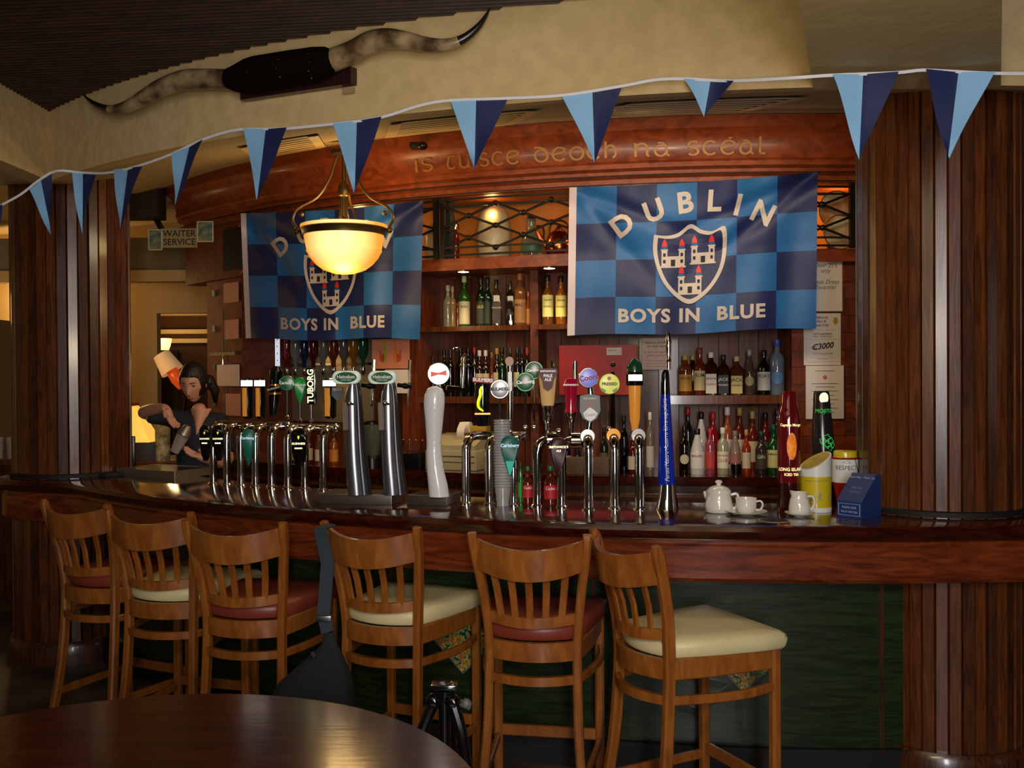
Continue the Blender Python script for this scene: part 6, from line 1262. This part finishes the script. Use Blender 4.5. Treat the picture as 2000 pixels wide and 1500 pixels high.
g = G(); g.tube([(0, 0, .25), (0, 0, 1.0), (0, .38, 1.1)], .006, 6); obj('hanger', g, iron, t)
# shelving right of the right column
a = at(1994, 700, 5.0); t = thing('side_shelves', 'shelves of bottles just visible right of the right column', 'shelves', (a.x+.17, 5.0, 0))
g = G(); g.box((0, .3, 1.4), (.6, .04, 2.8)); obj('back_board', g, cherry_d, t)
for y in (500, 612, 700, 800, 930, 1015): z = at(1990, y, 4.9).z; g = G(); g.box((0, .13, z-.012), (.6, .34, .024)); obj('shelf', g, mah_b, t)
for y, c, cc, d in ((608, (40, 110, 40), (150, 30, 30), 'green bottle on the highest shelf'), (697, (180, 170, 160), (60, 60, 60), 'clear bottle on the second shelf'), (796, (60, 40, 30), BK, 'dark bottle on the third shelf'), (926, (170, 170, 170), WH, 'pale bottle on the lowest shelf')):
    p = at(1992, y, 4.95); z = at(1990, {608: 612, 697: 700, 796: 800, 926: 930}[y], 4.9).z
    bottle(1990, y-84, y, 24, 0, z+.0005, 'malt', c, cc, (190, 160, 90), d+' right of the right column', None, grp='bottles right of the right column', pt=(p.x, 4.93, z))
p = at(1996, 478, 4.9); t = thing('downlight', 'round downlight right of the right column', 'downlight', (p.x+.04, 4.93, at(1990, 500, 4.9).z-.0245-.0)); 
t.location.z = 2.5; g = G(); g.lathe([(.04, -.008), (.045, 0)], 20); obj('bulb_face', g, MATS['downlight_glow'], t); g = G(); g.box((0, .1, .012), (.3, .4, .02)); obj('pelmet', g, mah_b, t)
# ================================================================ people
skin_m = mat('skin', (196, 140, 112), rough=.5); shirt = mat('navy_shirt', (26, 26, 40), rough=.8); hairm = mat('dark_hair', (26, 16, 12), rough=.45, bump=.6, nscale=80)
def skinned(name, V, E_, m_, parent, root=0, sub=2, rootmark=None):
    me = bpy.data.meshes.new(name); me.from_pydata([Vector(v[:3]) for v in V], E_, []); o = bpy.data.objects.new('tmp', me); C.objects.link(o)
    sk = o.modifiers.new('s', 'SKIN'); sk.use_smooth_shade = True
    for i, v in enumerate(V):
        d = me.skin_vertices[0].data[i]; r = v[3]; d.radius = r if isinstance(r, tuple) else (r, r); d.use_root = (i == root)
    ss = o.modifiers.new('u', 'SUBSURF'); ss.levels = sub; ss.render_levels = sub
    dg = bpy.context.evaluated_depsgraph_get(); nm = bpy.data.meshes.new_from_object(o.evaluated_get(dg)); bpy.data.objects.remove(o)
    nm.materials.clear(); nm.materials.append(m_); nm.polygons.foreach_set('use_smooth', [True]*len(nm.polygons))
    o = bpy.data.objects.new(name, nm); C.objects.link(o)
    if parent: o.parent = parent
    return o
def hand(V, E_, wi, base, d, n, thumb, curl, s=1.0):
    """palm and five fingers: d = finger direction, n = palm normal, thumb side sign"""
    d = Vector(d).normalized(); n = Vector(n).normalized(); sd = d.cross(n).normalized()*thumb; b = Vector(base)
    V.append((*(b+d*.045*s), (.032*s, .016*s))); E_.append((wi, len(V)-1)); pi_ = len(V)-1
    for k, (off, L) in enumerate(((.026, .068), (.009, .078), (-.009, .072), (-.025, .056))):
        p = b+d*.075*s+sd*off*s; V.append((*p, .0092*s)); E_.append((pi_, len(V)-1)); dd = d.copy()
        for j, fr in enumerate((.42, .32, .26)):
            c = curl[k]*(j+.6)*.5; dj = (d*cos(c)+n*sin(c)).normalized(); p = p+dj*L*fr*s; V.append((*p, (.0086-.0008*j)*s)); E_.append((len(V)-2, len(V)-1))
    p = b+d*.02*s+sd*.03*s; V.append((*p, .012*s)); E_.append((pi_, len(V)-1))
    for j, (a_, L) in enumerate(((.75, .034), (.45, .03))): dj = (sd*sin(a_)+d*cos(a_)+n*.25).normalized(); p = p+dj*L*s; V.append((*p, (.0105-.001*j)*s)); E_.append((len(V)-2, len(V)-1))
bq = at(385, 1000, 6.10); pr = thing('person', 'woman in dark top behind the bar, head bowed, holding a shaker in both hands', 'person', (bq.x, 6.10, 0))
L0 = Vector(pr.location)
def W(x, y, Y): return at(x, y, Y+.08)-L0
V = []; E_ = []
def av(p, r, j=None): V.append((*p, r)); (E_.append((j, len(V)-1)) if j is not None else None); return len(V)-1
pel = av(W(388, 1035, 6.08), (.11, .07)); wa = av(W(388, 955, 6.06), (.085, .06), pel); ch = av(W(389, 885, 6.06), (.095, .065), wa); uc = av(W(391, 840, 6.08), (.085, .055), ch); nk = av(W(391, 806, 6.05), (.052, .05), uc); n2 = av(W(387, 788, 6.02), (.046, .046), nk)
s1 = av(W(350, 820, 6.05), .042, uc); e1 = av(W(276, 806, 5.92), .040, s1); m1 = av(W(300, 799, 5.80), .038, e1); w1 = av(W(325, 796, 5.70), (.027, .024), m1); h1 = V[w1][:3]; hand(V, E_, w1, h1, (.05, -.02, -.11), (.6, -.2, .1), 1, (.5, .7, .8, .9), 1.0)
s2 = av(W(430, 824, 6.07), .042, uc); e2 = av(W(446, 900, 5.98), .042, s2); m2 = av(W(424, 905, 5.86), .036, e2); w2 = av(W(404, 897, 5.74), (.027, .024), m2); hand(V, E_, w2, V[w2][:3], (-.11, -.02, .045), (-.1, -.2, .6), 1, (.6, .6, .5, .5), 1.0)
for s_ in (-1, 1): k1 = av(Vector((s_*.09, .04, .52)), (.05, .05), pel); k2 = av(Vector((s_*.10, .05, .10)), .045, k1); av(Vector((s_*.10, -.08, .045)), (.04, .035), k2)
skinned('body', V, E_, skin_m, pr)
# head
hc = W(378, 748, 5.99); yaw, pitch = rad(-4), rad(22)
MH = Matrix.Rotation(yaw, 3, 'Z') @ Matrix.Rotation(pitch, 3, 'X')
def headshape(v):
    x, y, z = v; 
    if z < 0: f_ = 1+z*2.2; x *= max(.55, .95+z*2.9) if z < -.02 else 1; y = y*(1+z*.9)-(-z)*.10
    if y < -.05: # face plane, brow, nose, lips, chin
        y += .010*(1-min(1, abs(z-.018)/.02))*(1 if abs(x) > .012 else 0)*(1 if abs(x) < .05 else 0)
        nz = max(0, 1-abs(x)/.017)*max(0, 1-abs(z+.026)/.034); y -= .026*nz
        y -= .007*max(0, 1-abs(x)/.028)*max(0, 1-abs(z+.062)/.012); y -= .008*max(0, 1-abs(x)/.022)*max(0, 1-abs(z+.095)/.02)
    return (x, y, z)
g = G(); g.sphere((0, 0, 0), 1, 40, 28, (.074, .094, .116)); g.map(headshape)
g.map(lambda v: MH @ v+hc); obj('head', g, skin_m, pr, smooth=80)
for s_ in (-1, 1):
    g = G(); g.sphere((s_*.03, -.079, .012), .011, 12, 8, (1.3, .6, .55)); g.map(lambda v: MH @ v+hc); obj('eyelid', g, mat('eyelid', (120, 78, 62), rough=.6), pr)
    g = G(); g.tube([(s_*.014, -.088, .030), (s_*.03, -.090, .036), (s_*.047, -.078, .030)], [.0025, .003, .0018], 6); g.map(lambda v: MH @ v+hc); obj('eyebrow', g, hairm, pr)
    g = G(); g.sphere((s_*.074, .0, -.005), .02, 12, 8, (.35, .8, 1.3)); g.map(lambda v: MH @ v+hc); obj('ear', g, skin_m, pr)
g = G(); g.sphere((0, -.088, -.063), .017, 12, 8, (1.2, .4, .38)); g.map(lambda v: MH @ v+hc); obj('lips', g, mat('lips', (160, 84, 76), rough=.4), pr)
def hairshape(v):
    x, y, z = v
    if y < -.02 and z < .055: y = max(y, -.045+abs(x)*.2); x *= 1.0
    return (x, y, z)
g = G(); g.sphere((0, .012, .014), 1, 30, 20, (.083, .103, .118)); s0 = 0; g.map(lambda v: (v.x, (max(v.y, -.052) if v.z < .062 else v.y), max(v.z, -.075)))
g.sphere((.05, .10, -.03), .045, 16, 10, (1, 1, .9)); g.tube([(.06, .10, -.03), (.085, .10, -.09), (.08, .09, -.17)], [.035, .03, .012], 12); g.map(lambda v: MH @ v+hc); obj('hair', g, hairm, pr, smooth=80)
# clothes
V = []; E_ = []
pel = av(W(388, 1030, 6.08), (.165, .115)); wa = av(W(388, 955, 6.06), (.128, .098), pel); ch = av(W(389, 885, 6.06), (.150, .112), wa); uc = av(W(392, 845, 6.09), (.128, .078), ch)
s1 = av(W(348, 819, 6.05), .064, uc); av(W(322, 813, 6.0), .060, s1); av(W(284, 812, 5.93), .050, len(V)-1)
s2 = av(W(432, 823, 6.07), .064, uc); av(W(444, 868, 6.02), .056, s2); av(W(446, 890, 5.99), .05, len(V)-1)
skinned('top', V, E_, shirt, pr)
V = []; E_ = []
pe = av(Vector((0, .05, .98)), (.165, .12))
for s_ in (-1, 1): a_ = av(Vector((s_*.09, .045, .78)), .09, pe); b_2 = av(Vector((s_*.095, .05, .45)), .07, a_); av(Vector((s_*.10, .05, .10)), .062, b_2)
skinned('trousers', V, E_, mat('black_trousers', (16, 16, 20), rough=.8), pr)
# V neckline of bare skin over the chest
g = G(); cN = W(384, 818, 5.952); ww = .06; g.grid(lambda u, v: cN+Vector(((u-.5)*.13*(1-v)+.0, .05*(1-v)*(abs(u-.5)*2)**2+.045*(1-v)-.004, .06-.16*v)), 8, 6); obj('bare_neckline', g, skin_m, pr, smooth=80, fix=False)
# what she holds
q = W(352, 862, 5.60)+L0; t = thing('mixing_glass', 'glass shaker held between the barmaid\'s hands', 'glass', q); Mr = Matrix.Rotation(rad(28), 3, 'Y'); g = G(); g.lathe([(.024, -.07), (.036, .05), (.034, .05), (.022, -.065)], 22); g.map(lambda v: Mr @ v); obj('glass_body', g, glass('tumbler_glass', 0), t)
g = G(); g.lathe([(.037, .04), (.039, .045), (.026, .085), (.019, .10)], 22); g.map(lambda v: Mr @ v); obj('metal_top', g, mat('dull_steel', 0), t)
# second person at the far left, seen from behind
p = at(8, 905, 8.0); pr = thing('person', 'person in black at the far left edge, only dark hair and shoulder in view', 'person', (p.x-.02, 8.1, 0)); L0 = Vector(pr.location)
V = []; E_ = []; pel = av((0, 0, .9), (.16, .12)); a_ = av((0, 0, 1.12), (.15, .11), pel); b_2 = av((0, 0, at(8, 895, 7.9).z-.22+.12), (.17, .11), a_); nk = av((0, 0, at(8, 850, 7.9).z-.02), .055, b_2); av((0, 0, at(8, 820, 7.9).z), (.085, .095), nk)
for s_ in (-1, 1): s_1 = av((s_*.17, 0, at(8, 895, 7.9).z-.16+.10), .06, b_2); e_1 = av((s_*.22, -.03, .95), .045, s_1); w_1 = av((s_*.2, -.2, .85), .03, e_1); hand(V, E_, w_1, V[w_1][:3], (0, -.1, -.05), (-s_, 0, 0), 1, (.5, .5, .5, .5)); k1 = av((s_*.09, 0, .5), .07, pel); k2 = av((s_*.1, .02, .1), .045, k1); av((s_*.1, -.08, .045), .038, k2)
skinned('body', V, E_, mat('black_clothes', (14, 12, 14), rough=.9), pr)
z = at(8, 820, 7.9).z; g = G(); g.sphere((0, .02, z), .12, 20, 14, (.85, 1, 1.1)); obj('hair', g, hairm, pr, smooth=80)
